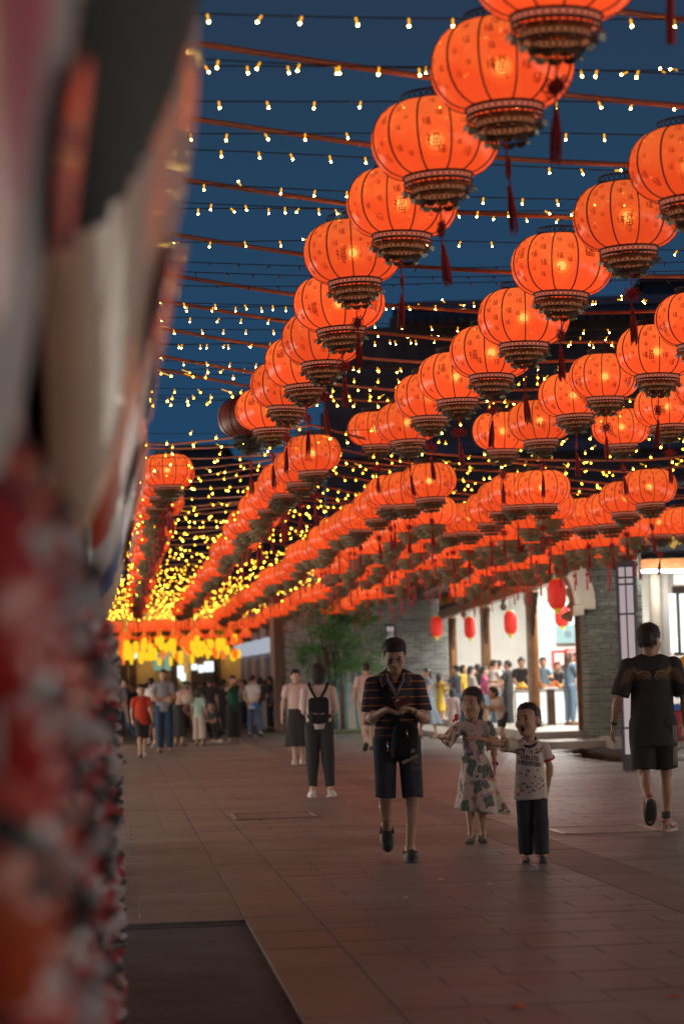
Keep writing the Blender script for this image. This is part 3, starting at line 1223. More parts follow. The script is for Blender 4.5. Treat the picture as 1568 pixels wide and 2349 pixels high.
def mask_meshes(w, hgt, depth, mats, nr=16, na=44, soft=0.0):
    """face with eye patches, brows, lips and a forehead mark, as separate shells over the same relief"""
    pts = {}
    for i in range(nr + 1):
        for k in range(na):
            rr = i / nr
            t = 2 * math.pi * k / na
            x, z = rr * math.cos(t), rr * math.sin(t)
            wx = 1 - .16 * max(0, -z) ** 1.5
            pts[(i, k)] = (x, z, x * wx * w / 2, z * hgt / 2, face_h(x, z, soft) * depth)

    def shell(test, off):
        b = MB()
        b.smooth = True
        ids = {}
        for i in range(nr):
            for k in range(na):
                k2 = (k + 1) % na
                c = [(i, k), (i, k2), (i + 1, k2), (i + 1, k)]
                cx_ = sum(pts[q][0] for q in c) / 4
                cz = sum(pts[q][1] for q in c) / 4
                if not test(cx_, cz):
                    continue
                f = []
                for q in c:
                    if q not in ids:
                        ids[q] = len(b.v)
                        p = pts[q]
                        b.v.append((p[2], -p[4] - off, p[3]))
                    f.append(ids[q])
                b.f.append(f)
                b.m.append(0)
                b.sm.append(True)
        return b
    t0 = .0018 * hgt / .25
    edge = lambda z: -.55 + .70 * (z + .16)
    band = soft > 1
    parts = [('face', shell(lambda x, z: True, 0), mats[0]),
             ('eye_patch', shell((lambda x, z: x < edge(z) - .36) if band else lambda x, z: ((abs(x) - .38) / .27) ** 2 + ((z - .14) / .15) ** 2 < 1 or (abs(x) < .12 and -.3 < z < .1), t0), mats[1]),
             ('eyebrow', shell((lambda x, z: edge(z) - .38 < x < edge(z)) if band else lambda x, z: .22 + .35 * (abs(x) - .1) < z < .46 + .5 * (abs(x) - .1) and .1 < abs(x) < .8, 2 * t0), mats[2]),
             ('lips', shell(lambda x, z: (x / .30) ** 2 + ((z + .52) / .13) ** 2 < 1, 2 * t0), mats[3]),
             ('cheek_mark', shell(lambda x, z: not band and .5 < x < .85 and -.62 < z + .4 * abs(x) < .12, t0), mats[4]),
             ('cheek_mark', shell(lambda x, z: not band and -.85 < x < -.5 and -.62 < z + .4 * abs(x) < .12, t0), mats[4])]
    out = []
    for nme, b, m in parts:
        if not b.f:
            continue
        out.append((nme, b.mesh(nme, m)))
    # rim that closes the mask towards the board
    return out


SMALL = [mask_meshes(.185, .235, .085, (M_MRED, M_MWHITE, M_MBLACK, M_MPINK, M_MORG), 24, 64),
         mask_meshes(.185, .235, .085, (M_MORG, M_MBLACK, M_MBLACK, M_MWHITE, M_MRED), 24, 64),
         mask_meshes(.185, .235, .085, (M_MWHITE, M_MRED, M_MBLACK, M_MPINK, M_MBLACK), 24, 64),
         mask_meshes(.185, .235, .085, (M_MRED, M_MBLACK, M_MWHITE, M_MPINK, M_MGREEN), 24, 64)]
SMALL_N = ['red opera mask with white eye patches', 'orange opera mask with black eye patches', 'white opera mask with red eye patches', 'red opera mask with green cheeks']
MASK_RZ = math.pi / 2 + YAW


def wall_t(s):
    return -.138 + .0040 * s


board = thing('mask_stand', 'long dark red display board hung full of glossy opera masks', 'display stand')
mb = MB()
a, b = st(1.9, wall_t(1.9) - .04), st(12.75, wall_t(12.75) - .04)
c = (a + b) / 2
ang = math.atan2((b - a).y, (b - a).x)
mb.box((c.x, c.y, 1.62), ((b - a).length, .06, 3.1), ang)
mb.build('board', M_BOARD, board)
for s in (2.6, 7.2, 12.4):
    p = st(s, wall_t(s) - .12)
    mb = MB()
    mb.box((p.x, p.y, 1.6), (.08, .08, 3.2), ang)
    mb.build('post', M_DWOOD, board)
rows = 6
HTN = ['bottom', 'second', 'third', 'fourth', 'fifth', 'top']
s = 2.4
ci = 0
cols_s = []
while s < 12.75:
    cols_s.append(s)
    s += .208
ncol = len(cols_s)
for ci, s in enumerate(cols_s):
    back = ncol - 1 - ci
    for r in range(rows):
        k = rnd.choice((0, 0, 0, 1, 1, 3, 2)) if ncol - 1 - ci >= 8 else rnd.choice((0, 0, 0, 1, 1, 3))
        p = st(s, wall_t(s) + .002 + rnd.uniform(0, .006), .17 + r * .252 + (.126 if ci % 2 else 0) + rnd.uniform(-.035, .035))
        if back < 6:
            lab = '%s, %s row, %s column from far end' % (SMALL_N[k], HTN[r], NTH[back])
            grp = 'small opera masks at the far end of the display'
        else:
            lab = 'blurred %s in the %s row of the display' % (SMALL_N[k], HTN[r])
            grp = 'blurred small opera masks, %s kind, %s row' % (('first', 'second', 'third', 'fourth')[k], HTN[r])
        if back < 14:
            o = thing('opera_mask', lab, 'mask', p, MASK_RZ, grp)
            o.rotation_euler = (rnd.uniform(-.06, .06), rnd.uniform(-.16, .16), MASK_RZ + rnd.uniform(-.08, .08))
            for nme, me in SMALL[k]:
                link(nme, me, o)
        else:
            # far out of focus: one face with its paint on it
            o = thing('opera_mask', lab, 'mask', p, MASK_RZ, grp)
            o.rotation_euler = (rnd.uniform(-.1, .1), rnd.uniform(-.5, .5), MASK_RZ + rnd.uniform(-.1, .1))
            o.scale = (rnd.uniform(.8, 1.1),) * 3
            for nme, me in SMALL[k][:3]:
                link(nme, me, o)

for s, tm, prot, hgt, z, mats_, lab in (
        (2.45, -.15, .140, 1.55, 2.30, (M_MGREY, M_MGREY, M_MGREY, M_MRED, M_MRED), 'pale grey giant opera mask at the left edge, most blurred of all'),
        (4.35, -.10, .265, 1.75, 2.50, (M_MTAN, M_MGREY, M_MMATT, M_MRED, M_MRED), 'giant glossy tan opera mask with a black brow, nearest the camera'),
        (7.4, -.10, .235, 1.55, 2.42, (M_MWHITE, M_MBLUE, M_MBLACK, M_MRED, M_MORG), 'giant white opera mask with blue eye patches behind the tan one'),
        (10.7, -.10, .235, 1.62, 2.44, (M_MTAN, M_MWHITE, M_MBLACK, M_MRED, M_MBLUE), 'farthest giant tan opera mask with a shiny rim')):
    p = st(s, tm, z)
    o = thing('giant_opera_mask', lab, 'mask', p, MASK_RZ, 'giant opera masks')
    wid = 2.2 if 3 < s < 5 else 1.25
    for nme, me in mask_meshes(wid, hgt, prot, mats_, *((100, 240) if 3 < s < 5 else (54, 132)), 2.0 if 3 < s < 5 else 1.0):
        link(nme, me, o)
    if s < 5:
        continue
    b = MB()
    b.smooth = True
    ring = []
    for k in range(64):
        t = 2 * math.pi * k / 64
        ring.append((math.cos(t) * (1 - .16 * max(0, -math.sin(t)) ** 1.5) * .625, -.012, math.sin(t) * hgt / 2))
    b.tube(ring + [ring[0]], .022, 8, False)
    link('rim', b.mesh('rim', mat('chrome rim', (.75, .74, .74), .12, 1.0, var=0) if 'chrome rim' not in bpy.data.materials else bpy.data.materials['chrome rim']), o)
# ------------------------------------------------------------------ the round palace lanterns
D = 0.70


def shade_mat():
    m = bpy.data.materials.new('glowing lantern silk')
    m.use_nodes = True
    n, l = m.node_tree.nodes, m.node_tree.links
    n.clear()
    out = n.new('ShaderNodeOutputMaterial')
    t = n.new('ShaderNodeTexCoord')
    w = n.new('ShaderNodeTexNoise')
    w.inputs['Scale'].default_value = 7
    w.inputs['Detail'].default_value = 3
    l.new(t.outputs['Object'], w.inputs['Vector'])
    r = n.new('ShaderNodeValToRGB')
    r.color_ramp.elements[0].position, r.color_ramp.elements[1].position = .3, .75
    r.color_ramp.elements[0].color = (0.93, 0.078, 0.0165, 1)
    r.color_ramp.elements[1].color = (1.0, 0.142, 0.0275, 1)
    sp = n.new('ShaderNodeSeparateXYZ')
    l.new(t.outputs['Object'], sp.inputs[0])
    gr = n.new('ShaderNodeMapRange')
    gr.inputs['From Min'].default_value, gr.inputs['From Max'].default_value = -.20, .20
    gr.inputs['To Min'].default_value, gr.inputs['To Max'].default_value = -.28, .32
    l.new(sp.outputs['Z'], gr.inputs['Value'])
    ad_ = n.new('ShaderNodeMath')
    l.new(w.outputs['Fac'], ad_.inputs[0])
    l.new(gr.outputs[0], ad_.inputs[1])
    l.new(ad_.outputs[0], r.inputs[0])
    oi = n.new('ShaderNodeObjectInfo')
    mr = n.new('ShaderNodeMapRange')
    mr.inputs['To Min'].default_value, mr.inputs['To Max'].default_value = .90, 1.20
    l.new(oi.outputs['Random'], mr.inputs['Value'])
    e = n.new('ShaderNodeEmission')
    l.new(r.outputs[0], e.inputs[0])
    l.new(mr.outputs[0], e.inputs[1])
    tr = n.new('ShaderNodeBsdfTransparent')
    tr.inputs[0].default_value = (1, .62, .35, 1)
    mx = n.new('ShaderNodeMixShader')
    mx.inputs[0].default_value = .10
    l.new(e.outputs[0], mx.inputs[1])
    l.new(tr.outputs[0], mx.inputs[2])
    g = n.new('ShaderNodeBsdfGlossy')
    g.inputs['Roughness'].default_value = .22
    g.inputs[0].default_value = (.9, .8, .75, 1)
    m2 = n.new('ShaderNodeMixShader')
    m2.inputs[0].default_value = .05
    l.new(mx.outputs[0], m2.inputs[1])
    l.new(g.outputs[0], m2.inputs[2])
    l.new(m2.outputs[0], out.inputs[0])
    return m


def glow_mat(name, col, strength, trans):
    m = bpy.data.materials.new(name)
    m.use_nodes = True
    n, l = m.node_tree.nodes, m.node_tree.links
    n.clear()
    out = n.new('ShaderNodeOutputMaterial')
    e = n.new('ShaderNodeEmission')
    e.inputs[0].default_value = rgba(col)
    e.inputs[1].default_value = strength
    tr = n.new('ShaderNodeBsdfTransparent')
    mx = n.new('ShaderNodeMixShader')
    mx.inputs[0].default_value = trans
    l.new(e.outputs[0], mx.inputs[1])
    l.new(tr.outputs[0], mx.inputs[2])
    l.new(mx.outputs[0], out.inputs[0])
    m.cycles.emission_sampling = 'NONE'
    return m


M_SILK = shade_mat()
M_DIM = mat('unlit lantern silk', (.17, .022, .014), .45, var=.15, scale=7)
M_CORE = glow_mat('bulb core', (1.0, .66, .26), 26.0, 0.0)
M_HALO = glow_mat('bulb glow halo', (1.0, .44, .10), 7.5, .55)  # nested shells imitate the soft halo of light around the bulb
M_HALO2 = glow_mat('outer glow halo', (1.0, .30, .05), 2.6, .80)
M_RIB = mat('lantern wire', (.030, .010, .007), .6, var=0)
M_PRINT = emat('ink on glowing silk', (.42, .030, .009), .62, False)
M_CAP = mat('lantern cap lace', (.030, .026, .024), .7, var=.1)
M_LACE = mat('lantern lace', (.032, .026, .018), .55, .2, var=.3, scale=20)
M_LEAFG = mat('gilt lantern fringe', (.105, .105, .045), .4, .3, var=.45, scale=14)
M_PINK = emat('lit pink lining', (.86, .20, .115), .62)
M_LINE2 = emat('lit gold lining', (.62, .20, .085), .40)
M_KNOT = mat('red silk cord', (.34, .017, .018), .75, var=.3, scale=60)
M_WIRE = mat('black wire', (.018, .015, .015), .6, var=0)

HB = 0.29 * D
RR = 0.27 * D


def prof_r(z):                               # radius of the silk at the height z (z = 0 widest)
    q = z / HB
    # circle-like bulge from the rims
    a = max(0.0, 1 - (q * .845) ** 2) ** .5
    a0 = (1 - .845 ** 2) ** .5
    return RR + (D / 2 - RR) * ((a - a0) / (1 - a0)) ** .68


NR = 12


def shade_mesh(n, m):
    b = MB()
    b.smooth = True
    zs = [HB * math.sin(-math.pi / 2 + math.pi * i / m) for i in range(m + 1)]
    prof = [(prof_r(z), z) for z in zs]
    k = n // NR
    b.lathe(prof, n, flute=lambda t, i: 1 - .012 * (1 - abs(math.sin(t * NR / 2))) if 0 < i < m else 1)
    return b


FU = [(-.80, .92, -.62, .78), (-.98, .55, -.42, .55), (-.42, .55, -.95, -.12), (-.70, .12, -.70, -.95), (-.62, .05, -.40, -.18),
      (-.10, .85, .95, .85), (.08, .58, .80, .58), (.08, .58, .08, .18), (.80, .58, .80, .18), (.08, .18, .80, .18),
      (-.08, -.08, .95, -.08), (-.08, -.08, -.08, -.92), (.95, -.08, .95, -.92), (-.08, -.50, .95, -.50), (.43, -.08, .43, -.92), (-.08, -.92, .95, -.92)]


def print_mesh(seed):
    """fortune characters written all over the silk"""
    r = random.Random(seed)
    b = MB()

    def put(th0, z0, size, wd, seal=False):
        for x0, y0, x1, y1 in FU:
            dx, dy = x1 - x0, y1 - y0
            ln = math.hypot(dx, dy)
            nx, ny = -dy / ln * wd, dx / ln * wd
            steps = 2
            quad = []
            for i in range(steps + 1):
                for sg in (-1, 1):
                    x = (x0 + dx * i / steps + sg * nx) * size
                    y = (y0 + dy * i / steps + sg * ny) * size
                    z = max(-HB * .97, min(HB * .97, z0 + y))
                    rad = prof_r(z) + .0022
                    th = th0 + x / prof_r(z0)
                    quad.append((rad * math.cos(th), rad * math.sin(th), z))
            b.add(quad, [(2 * i, 2 * i + 2, 2 * i + 3, 2 * i + 1) for i in range(steps)])

    for g in range(NR):
        th0 = 2 * math.pi * (g + .5) / NR
        spots = [(-.16, .66), (.16, .40), (-.14, .10), (.15, -.16), (-.17, -.44), (.12, -.66), (.0, .85)]
        for a, q in spots:
            if r.random() < .22:
                continue
            put(th0 + a * .62 + r.uniform(-.03, .03), (q + r.uniform(-.08, .08)) * HB * .9, D * r.choice((.018, .023, .030)), r.choice((.065, .095)))
        if g % 3 == seed % 3:
            put(th0 + r.uniform(-.05, .05), r.choice((-.35, .25)) * HB, D * .052, .085)
    return b.mesh('print', M_PRINT)


def rib_mesh(n, m, k):
    b = MB()
    for i in range(n):
        t = 2 * math.pi * i / n
        pts = []
        for j in range(m + 1):
            z = HB * math.sin(-math.pi / 2 + math.pi * j / m)
            q = prof_r(z) * .993 + .001
            pts.append((q * math.cos(t), q * math.sin(t), z))
        b.tube(pts, .0052, k, False)
    for z in (-HB, HB):
        b.tube([((RR + .003) * math.cos(2 * math.pi * i / 24), (RR + .003) * math.sin(2 * math.pi * i / 24), z) for i in range(25)], .006, 5, False)
    return b


def lace_band(b, r, z0, z1, n, wd=.0030):
    """open diamond lattice between two hoops"""
    for i in range(n):
        for sg in (-1, 1):
            t0 = 2 * math.pi * i / n
            t1 = t0 + sg * 2 * math.pi / n
            vs = []
            for t, z in ((t0, z0), (t1, z1)):
                w = wd / r
                vs += [(r * math.cos(t - w), r * math.sin(t - w), z), (r * math.cos(t + w), r * math.sin(t + w), z)]
            b.add(vs, [(0, 1, 3, 2)])
    for z in (z0, z1):
        vs = []
        for i in range(24):
            t = 2 * math.pi * i / 24
            for q in (-.0055, .0055):
                vs.append(((r + .001) * math.cos(t), (r + .001) * math.sin(t), z + q))
        b.add(vs, [(2 * i, 2 * i + 1, (2 * i + 3) % 48, (2 * i + 2) % 48) for i in range(24)])


def petals(b, r, z, n, h, flare):
    for i in range(n):
        t = 2 * math.pi * i / n
        w = math.pi / n * .96
        vs = []
        for a, q, o in ((-w, 0, 0), (w, 0, 0), (w * .95, -.55, .5), (w * .45, -.95, .85), (0, -1.0, 1.0), (-w * .45, -.95, .85), (-w * .95, -.55, .5)):
            rr = r + flare * o
            vs.append((rr * math.cos(t + a), rr * math.sin(t + a), z + q * h))
        b.add(vs, [tuple(range(7))])


def knot_mesh():
    b = MB()
    s = .034
    R = Matrix.Rotation(math.pi / 4, 3, 'Y')
    for i in range(4):                           # woven cords of the diamond
        q = (i - 1.5) * s * .5
        b.tube([R @ Vector((-s, 0, q)), R @ Vector((-s * .3, .006, q)), R @ Vector((s * .3, -.006, q)), R @ Vector((s, 0, q))], .0068, 5)
        b.tube([R @ Vector((q, 0, -s)), R @ Vector((q, -.006, -s * .3)), R @ Vector((q, .006, s * .3)), R @ Vector((q, 0, s))], .0068, 5)
    for cx_, cz, rr in ((-.058, 0, .016), (.058, 0, .016), (-.040, .030, .012), (.040, .030, .012), (-.040, -.030, .012), (.040, -.030, .012)):
        b.tube([(cx_ + rr * math.cos(a), 0, cz + rr * math.sin(a)) for a in [2 * math.pi * i / 9 for i in range(10)]], .0035, 4, False)
    b.tube([(0, 0, .045), (0, 0, .14)], .004, 5)
    b.tube([(0, 0, -.045), (0, 0, -.085)], .005, 5)
    return b


def tassel_mesh():
    b = MB()
    b.smooth = True
    b.lathe([(.004, 0), (.011, -.004), (.013, -.02), (.010, -.03), (.012, -.034)], 8)
    for i in range(14):
        t = 2 * math.pi * i / 14
        a = .008
        c = .013 + .004 * (i % 3)
        b.tube([(a * math.cos(t), a * math.sin(t), -.03), (c * 1.0 * math.cos(t), c * math.sin(t), -.12), (c * 1.15 * math.cos(t), c * 1.15 * math.sin(t), -.215 - .01 * (i % 4))], [.0045, .0052, .003], 4)
    return b


def lower_tiers(b_l, b_g, b_p, n):
    """the stepped lace skirt under the silk"""
    z = -HB
    lace_band(b_l, RR * 1.0, z - .055 * D, z - .004, n)
    lace_band(b_l, RR * .985, z - .088 * D, z - .060 * D, n)
    petals(b_g, RR * 1.0, z - .092 * D, 16, .040 * D, .034 * D)
    r2 = .212 * D
    lace_band(b_l, r2, z - .150 * D, z - .095 * D, n - 6)
    petals(b_g, r2, z - .152 * D, 14, .036 * D, .022 * D)
    r3 = .150 * D
    lace_band(b_l, r3, z - .225 * D, z - .160 * D, n - 12)
    petals(b_g, r3, z - .226 * D, 10, .032 * D, .010 * D)
    b_p.lathe([(RR * .955, z - .058 * D), (RR * .955, z - .003)], 20)


# shared meshes
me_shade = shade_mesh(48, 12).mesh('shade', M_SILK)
me_shade_dim = shade_mesh(48, 12).mesh('shade', M_DIM)
me_print = [print_mesh(s) for s in range(3)]
me_ribs = rib_mesh(NR, 12, 4).mesh('rib_frame', M_RIB)
bl, bgm, bp = MB(), MB(), MB()
lower_tiers(bl, bgm, bp, 36)
b2 = MB()
b2.lathe([(.204 * D, -HB - .148 * D), (.204 * D, -HB - .097 * D)], 18)
me_tier_lace = bl.mesh('lace_skirt', M_LACE)
me_tier_leaf = bgm.mesh('gilt_fringe', M_LEAFG)
me_lining = bp.mesh('lining', M_PINK)
me_lining2 = b2.mesh('lining', M_LINE2)
b = MB()
lace_band(b, .25 * D, HB + .004, HB + .07 * D, 30, .004)
me_cap = b.mesh('top_collar', M_CAP)
b = MB()
b.ball((0, 0, 0), .046 * D, 12, 8)
me_bulb = b.mesh('bulb', M_CORE)
b = MB()
b.ball((0, 0, 0), .078 * D, 14, 9)
me_halo = b.mesh('glow_halo', M_HALO)
b = MB()
b.ball((0, 0, 0), .125 * D, 16, 10)
me_halo2 = b.mesh('glow_halo', M_HALO2)
me_knot = knot_mesh().mesh('chinese_knot', M_KNOT)
me_tassel = tassel_mesh().mesh('tassel', M_KNOT)
b = MB()
b.tube([(0, 0, HB + .02), (0, 0, HB + .20 * D)], .0035, 5)
b.tube([(-.24 * D, 0, HB + .07 * D), (0, 0, HB + .12 * D), (.24 * D, 0, HB + .07 * D)], .0025, 4)
me_hook = b.mesh('hanger', M_WIRE)
b = MB()
b.tube([(0, 0, -HB - .10 * D), (0, 0, -HB - .34 * D)], .002, 4)
me_cord = b.mesh('tassel_cord', M_KNOT)
# coarser meshes for the far ones
me_shade_f = shade_mesh(24, 8).mesh('shade', M_SILK)
me_ribs_f = rib_mesh(NR, 8, 3).mesh('rib_frame', M_RIB)
f1 = MB()
lower_tiers(f1, f1, MB(), 24)
f1.lathe([(RR * .9, -HB - .004), (RR * .9, -HB - .09 * D), (.2 * D, -HB - .10 * D), (.2 * D, -HB - .15 * D), (.14 * D, -HB - .16 * D), (.14 * D, -HB - .22 * D)], 14)
me_tier_f = f1.mesh('lace_skirt', mat('gilt lace far', (.19, .165, .085), .5, .1, var=.4, scale=12))
f2 = MB()
f2.tube([(0, 0, -HB - .1 * D), (0, 0, -HB - .34 * D)], .004, 4)
f2.lathe([(.003, -HB - .36 * D), (.036, -HB - .42 * D), (.004, -HB - .48 * D)], 4)
f2.lathe([(.004, -HB - .48 * D), (.013, -HB - .53 * D), (.017, -HB - .80 * D), (.004, -HB - .81 * D)], 6)
me_tassel_f = f2.mesh('tassel', mat('red silk far', (.52, .028, .026), .75, var=.2))

WIND = 0.06


def lantern(loc, label, group, lit=True, detail=2):
    o = thing('palace_lantern', label, 'lantern', loc, rnd.uniform(0, 6.28), group)
    o.rotation_euler = (rnd.uniform(-.045, .045), rnd.uniform(-.045, .045), o.rotation_euler[2])
    o.scale = (rnd.uniform(.98, 1.02),) * 2 + (rnd.uniform(.96, 1.03),)
    if detail == 0:
        link('shade', me_shade_f if lit else me_shade_dim, o)
        link('rib_frame', me_ribs_f, o)
        link('lace_skirt', me_tier_f, o)
        link('tassel', me_tassel_f, o)
        return o
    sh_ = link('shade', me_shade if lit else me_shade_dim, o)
    link('rib_frame', me_ribs, sh_)
    if lit:
        link('print', me_print[rnd.randrange(3)], sh_)
        bb = link('bulb', me_bulb, o)
        link('glow_halo', me_halo, bb)
        if detail == 2:
            link('glow_halo', me_halo2, bb)
    link('top_collar', me_cap, o)
    lc = link('lace_skirt', me_tier_lace, o)
    link('gilt_fringe', me_tier_leaf, lc)
    if lit:
        link('lining', me_lining, lc)
        if detail == 2:
            link('lining', me_lining2, lc)
    link('hanger', me_hook, o)
    cord = link('tassel_cord', me_cord, o)
    k = link('chinese_knot', me_knot, cord, (0, 0, -HB - .42 * D), rnd.uniform(0, 6.28))
    k.rotation_euler[0] = rnd.uniform(-.12, .12)
    k.rotation_euler[1] = rnd.uniform(-.10, .10)
    t = link('tassel', me_tassel, cord, (0, 0, -HB - .42 * D - .085))
    t.rotation_euler = (rnd.uniform(-WIND, WIND), rnd.uniform(-WIND * 2, WIND * 2), 0)
    return o


def lantern_at(u, vr, w):
    d = FPX * D / w
    z = P(u, vr, d - RR).z + HB
    q = P(u, vr, d)
    return Vector((q.x, q.y, z))


ROWS = [
    [(1277, 8, 391), (1153, 227, 341), (1000, 390, 302), (923, 527.5, 261), (811, 635, 231), (778.6, 747, 209), (739.5, 825.5, 192), (697, 876, 181), (660, 928, 170), (621, 980, 160), (575, 997, 149)],
    [(1584, 443, 282), (1439, 556, 250), (1289, 666, 235), (1202, 781, 213), (1128, 857, 192), (1047.5, 910, 178), (986, 951, 162), (935, 1008, 150), (863, 1018, 132)],
    [(1603, 783, 205), (1508, 855, 193), (1388, 906, 167), (1315.5, 948, 163), (1239, 1004, 150), (1153, 1026, 141)],
    [(1630, 925, 172), (1530, 972, 152), (1425.6, 1015, 138)],
]
ROWN = ['long left row of the nearer canopy', 'second row of the nearer canopy', 'third row of the nearer canopy', 'short right row of the nearer canopy']
hooks = []
for ri, row in enumerate(ROWS):
    hk = []
    for k, (u, vr, w) in enumerate(row):
        c = lantern_at(u, vr, w)
        last = ri == 0 and k == len(row) - 1
        if last:
            lab = 'unlit dark red round lantern at the far end of the nearer left row'
        elif ri == 0 and k == 0:
            lab = 'round glowing lantern cut by the top edge of the photo, nearest of all'
        else:
            lab = '%s glowing round lantern from the camera in the %s' % (NTH[k], ROWN[ri])
        lantern(c, lab, 'glowing round lanterns of the nearer canopy', not last, 2)
        hk.append(c + Vector((0, 0, HB + .20 * D)))
    hooks.append(hk)
    # the row goes on over the camera
    a_, b_ = lantern_at(*row[0]), lantern_at(*row[2])
    stp = (a_ - b_) / 2
    stp = Vector((stp.x, stp.y, 0)).normalized() * 1.75
    for k in range(3 if ri == 0 else 2):
        lantern(a_ + stp * (k + 1), 'glowing round lantern over the camera, continuing the %s' % ROWN[ri], 'glowing round lanterns over the camera, %s' % NTH[ri], True, 0)

# far canopy: regular rows along the street
BROWS = [(384.8, 1111, 122), (707.8, 1086, 135), (974, 1130, 131), (1241.6, 1151.6, 133), (1497.5, 1163, 130)]
far_hooks = []
starts = [lantern_at(*b_) for b_ in BROWS]
names = ['leftmost far row', 'second far row from the left', 'third far row from the left', 'fourth far row from the left', 'fifth far row from the left', 'sixth far row by the brick pier',
         'filler row between the third and fourth', 'filler row between the fourth and fifth', 'filler row between the fifth and sixth']
c5 = starts[4]
starts.append(Vector((c5.x + 1.5, c5.y + 3.2, c5.z - .05)))
for r_, dy in ((2, 4.6), (3, 3.6), (4, 4.2)):
    m_ = (starts[r_] + starts[r_ + 1]) / 2
    starts.append(m_ + SD * dy + Vector((0, 0, -.03)))
nfar = [28, 30, 31, 31, 27, 17, 13, 14, 12]
STEPS = [0.0]
for k in range(40):
    STEPS.append(STEPS[-1] + (1.46 if k < 13 else 2.5))
for ri, s0 in enumerate(starts):
    hk = []
    for k in range(nfar[ri]):
        c = s0 + SD * STEPS[k] + TD * (.06 * math.sin(k * 1.7 + ri)) + Vector((0, 0, .06 * math.sin(k * 1.3 + ri * 2) + (.10 * min(k, 3) / 3 if ri < 6 else .05)))
        near = k < 6
        if k < 8:
            lab = '%s glowing round lantern from the front of the %s' % (NTH[k], names[ri])
        else:
            lab = 'small glowing round lantern deep inside the %s' % names[ri]
        lit = not ((ri == 5 and k == 1) or (ri == 4 and k == 7))
        if not lit:
            lab = 'unlit dark red lantern within the %s' % names[ri]
        lantern(c, lab, 'glowing round lanterns of the %s' % names[ri] if k >= 8 else 'glowing round lanterns of the far canopy', lit, 1 if near and ri < 6 else 0)
        hk.append(c + Vector((0, 0, HB + .20 * D)))
    far_hooks.append(hk)

for k in range(34):
    c = st(88 + 7 * (k % 3) + rnd.uniform(-1, 1), -.6 + (k // 3) * .62 + rnd.uniform(-.1, .1), 3.75 - .16 * (k % 3))
    lantern(c, 'tiny glowing round lantern strung across the far end of the street', 'glowing round lanterns across the far end', True, 0)

# ------------------------------------------------------------------ cables that carry the lanterns
M_ROD = mat('red brown cable', (.42, .13, .065), .45, var=.25, scale=3)
links1 = [[(0, 0)], [(0, 1)], [(0, 2), (1, 0)], [(0, 3), (1, 1)], [(0, 4), (1, 2)], [(0, 5), (1, 3), (2, 0)], [(0, 6), (1, 4), (2, 1)], [(0, 7), (1, 5), (2, 2), (3, 0)], [(0, 8), (1, 6), (2, 3)], [(0, 9), (1, 7), (2, 4), (3, 1)], [(0, 10), (1, 8), (2, 5), (3, 2)]]


def sagged(pts, drop):
    out = []
    for i in range(len(pts) - 1):
        a, b_ = pts[i], pts[i + 1]
        n = 6
        for j in range(n):
            t = j / n
            p = a.lerp(b_, t)
            out.append(p - Vector((0, 0, drop * 4 * t * (1 - t) * min(1, (b_ - a).length / 4))))
    out.append(pts[-1])
    return out


cab_pts = []
for k, hs in enumerate(links1):
    sl = .50 + .05 * k
    pts = [hooks[r][i].copy() for r, i in hs]
    dr = Vector((1, sl, 0)).normalized()
    L = pts[0] - dr * 4.2 + Vector((0, 0, .10 + .03 * k))
    R_ = pts[-1] + dr * (5.5 if len(pts) < 3 else 3.5) + Vector((0, 0, .12))
    pts = [L] + pts + [R_]
    cab_pts.append(pts)
    mb = MB()
    mb.tube(sagged(pts, .03), .017, 7)
    o = mb.build('cable', M_ROD)
    tag(o, '%s red brown cable from the camera across the nearer canopy' % NTH[k], 'cable', 'red brown cables of the nearer canopy')
ncab = max(nfar[:5])
for k in range(ncab):
    pts = [h[k].copy() for h in far_hooks[:5] if k < len(h)]
    if len(pts) < 2:
        continue
    if k >= 2 and k - 2 < len(far_hooks[5]):
        pts.append(far_hooks[5][k - 2].copy())
    pts = [pts[0] - TD * 1.6 + Vector((0, 0, .15))] + pts + [pts[-1] + TD * 1.2 + Vector((0, 0, .1))]
    mb = MB()
    mb.tube(sagged(pts, .03), .016, 5 if k > 6 else 7)
    lab = '%s red brown cable from the front of the far canopy' % NTH[k] if k < 10 else 'thin red brown cable deep inside the far canopy'
    tag(mb.build('cable', M_ROD), lab, 'cable', 'red brown cables of the far canopy' if k < 10 else 'red brown cables deep in the far canopy')

# ------------------------------------------------------------------ strings of fairy lights
M_TIP = emat('fairy light tip', (1.0, .60, .12), 110.0)
M_TIPF = emat('far fairy light tip', (1.0, .50, .04), 62.0)
M_TIPG = emat('faint far fairy light tip', (1.0, .46, .03), 20.0)
M_TUBE = emat('fairy light body', (1.0, .42, .015), 1.35, False)
M_OFF = mat('dead fairy light', (.10, .06, .04), .5, var=0)
b = MB()
b.cur = 1
b.tube([(0, 0, 0), (0, 0, -.034)], [.0060, .0052], 6)
b.cur = 0
b.ball((0, 0, -.038), .0056, 8, 5)
me_led = b.mesh('bulb', [M_TIP, M_TUBE])
b = MB()
b.tube([(0, 0, 0), (0, 0, -.034)], [.006, .005], 6)
me_led_off = b.mesh('bulb', M_OFF)


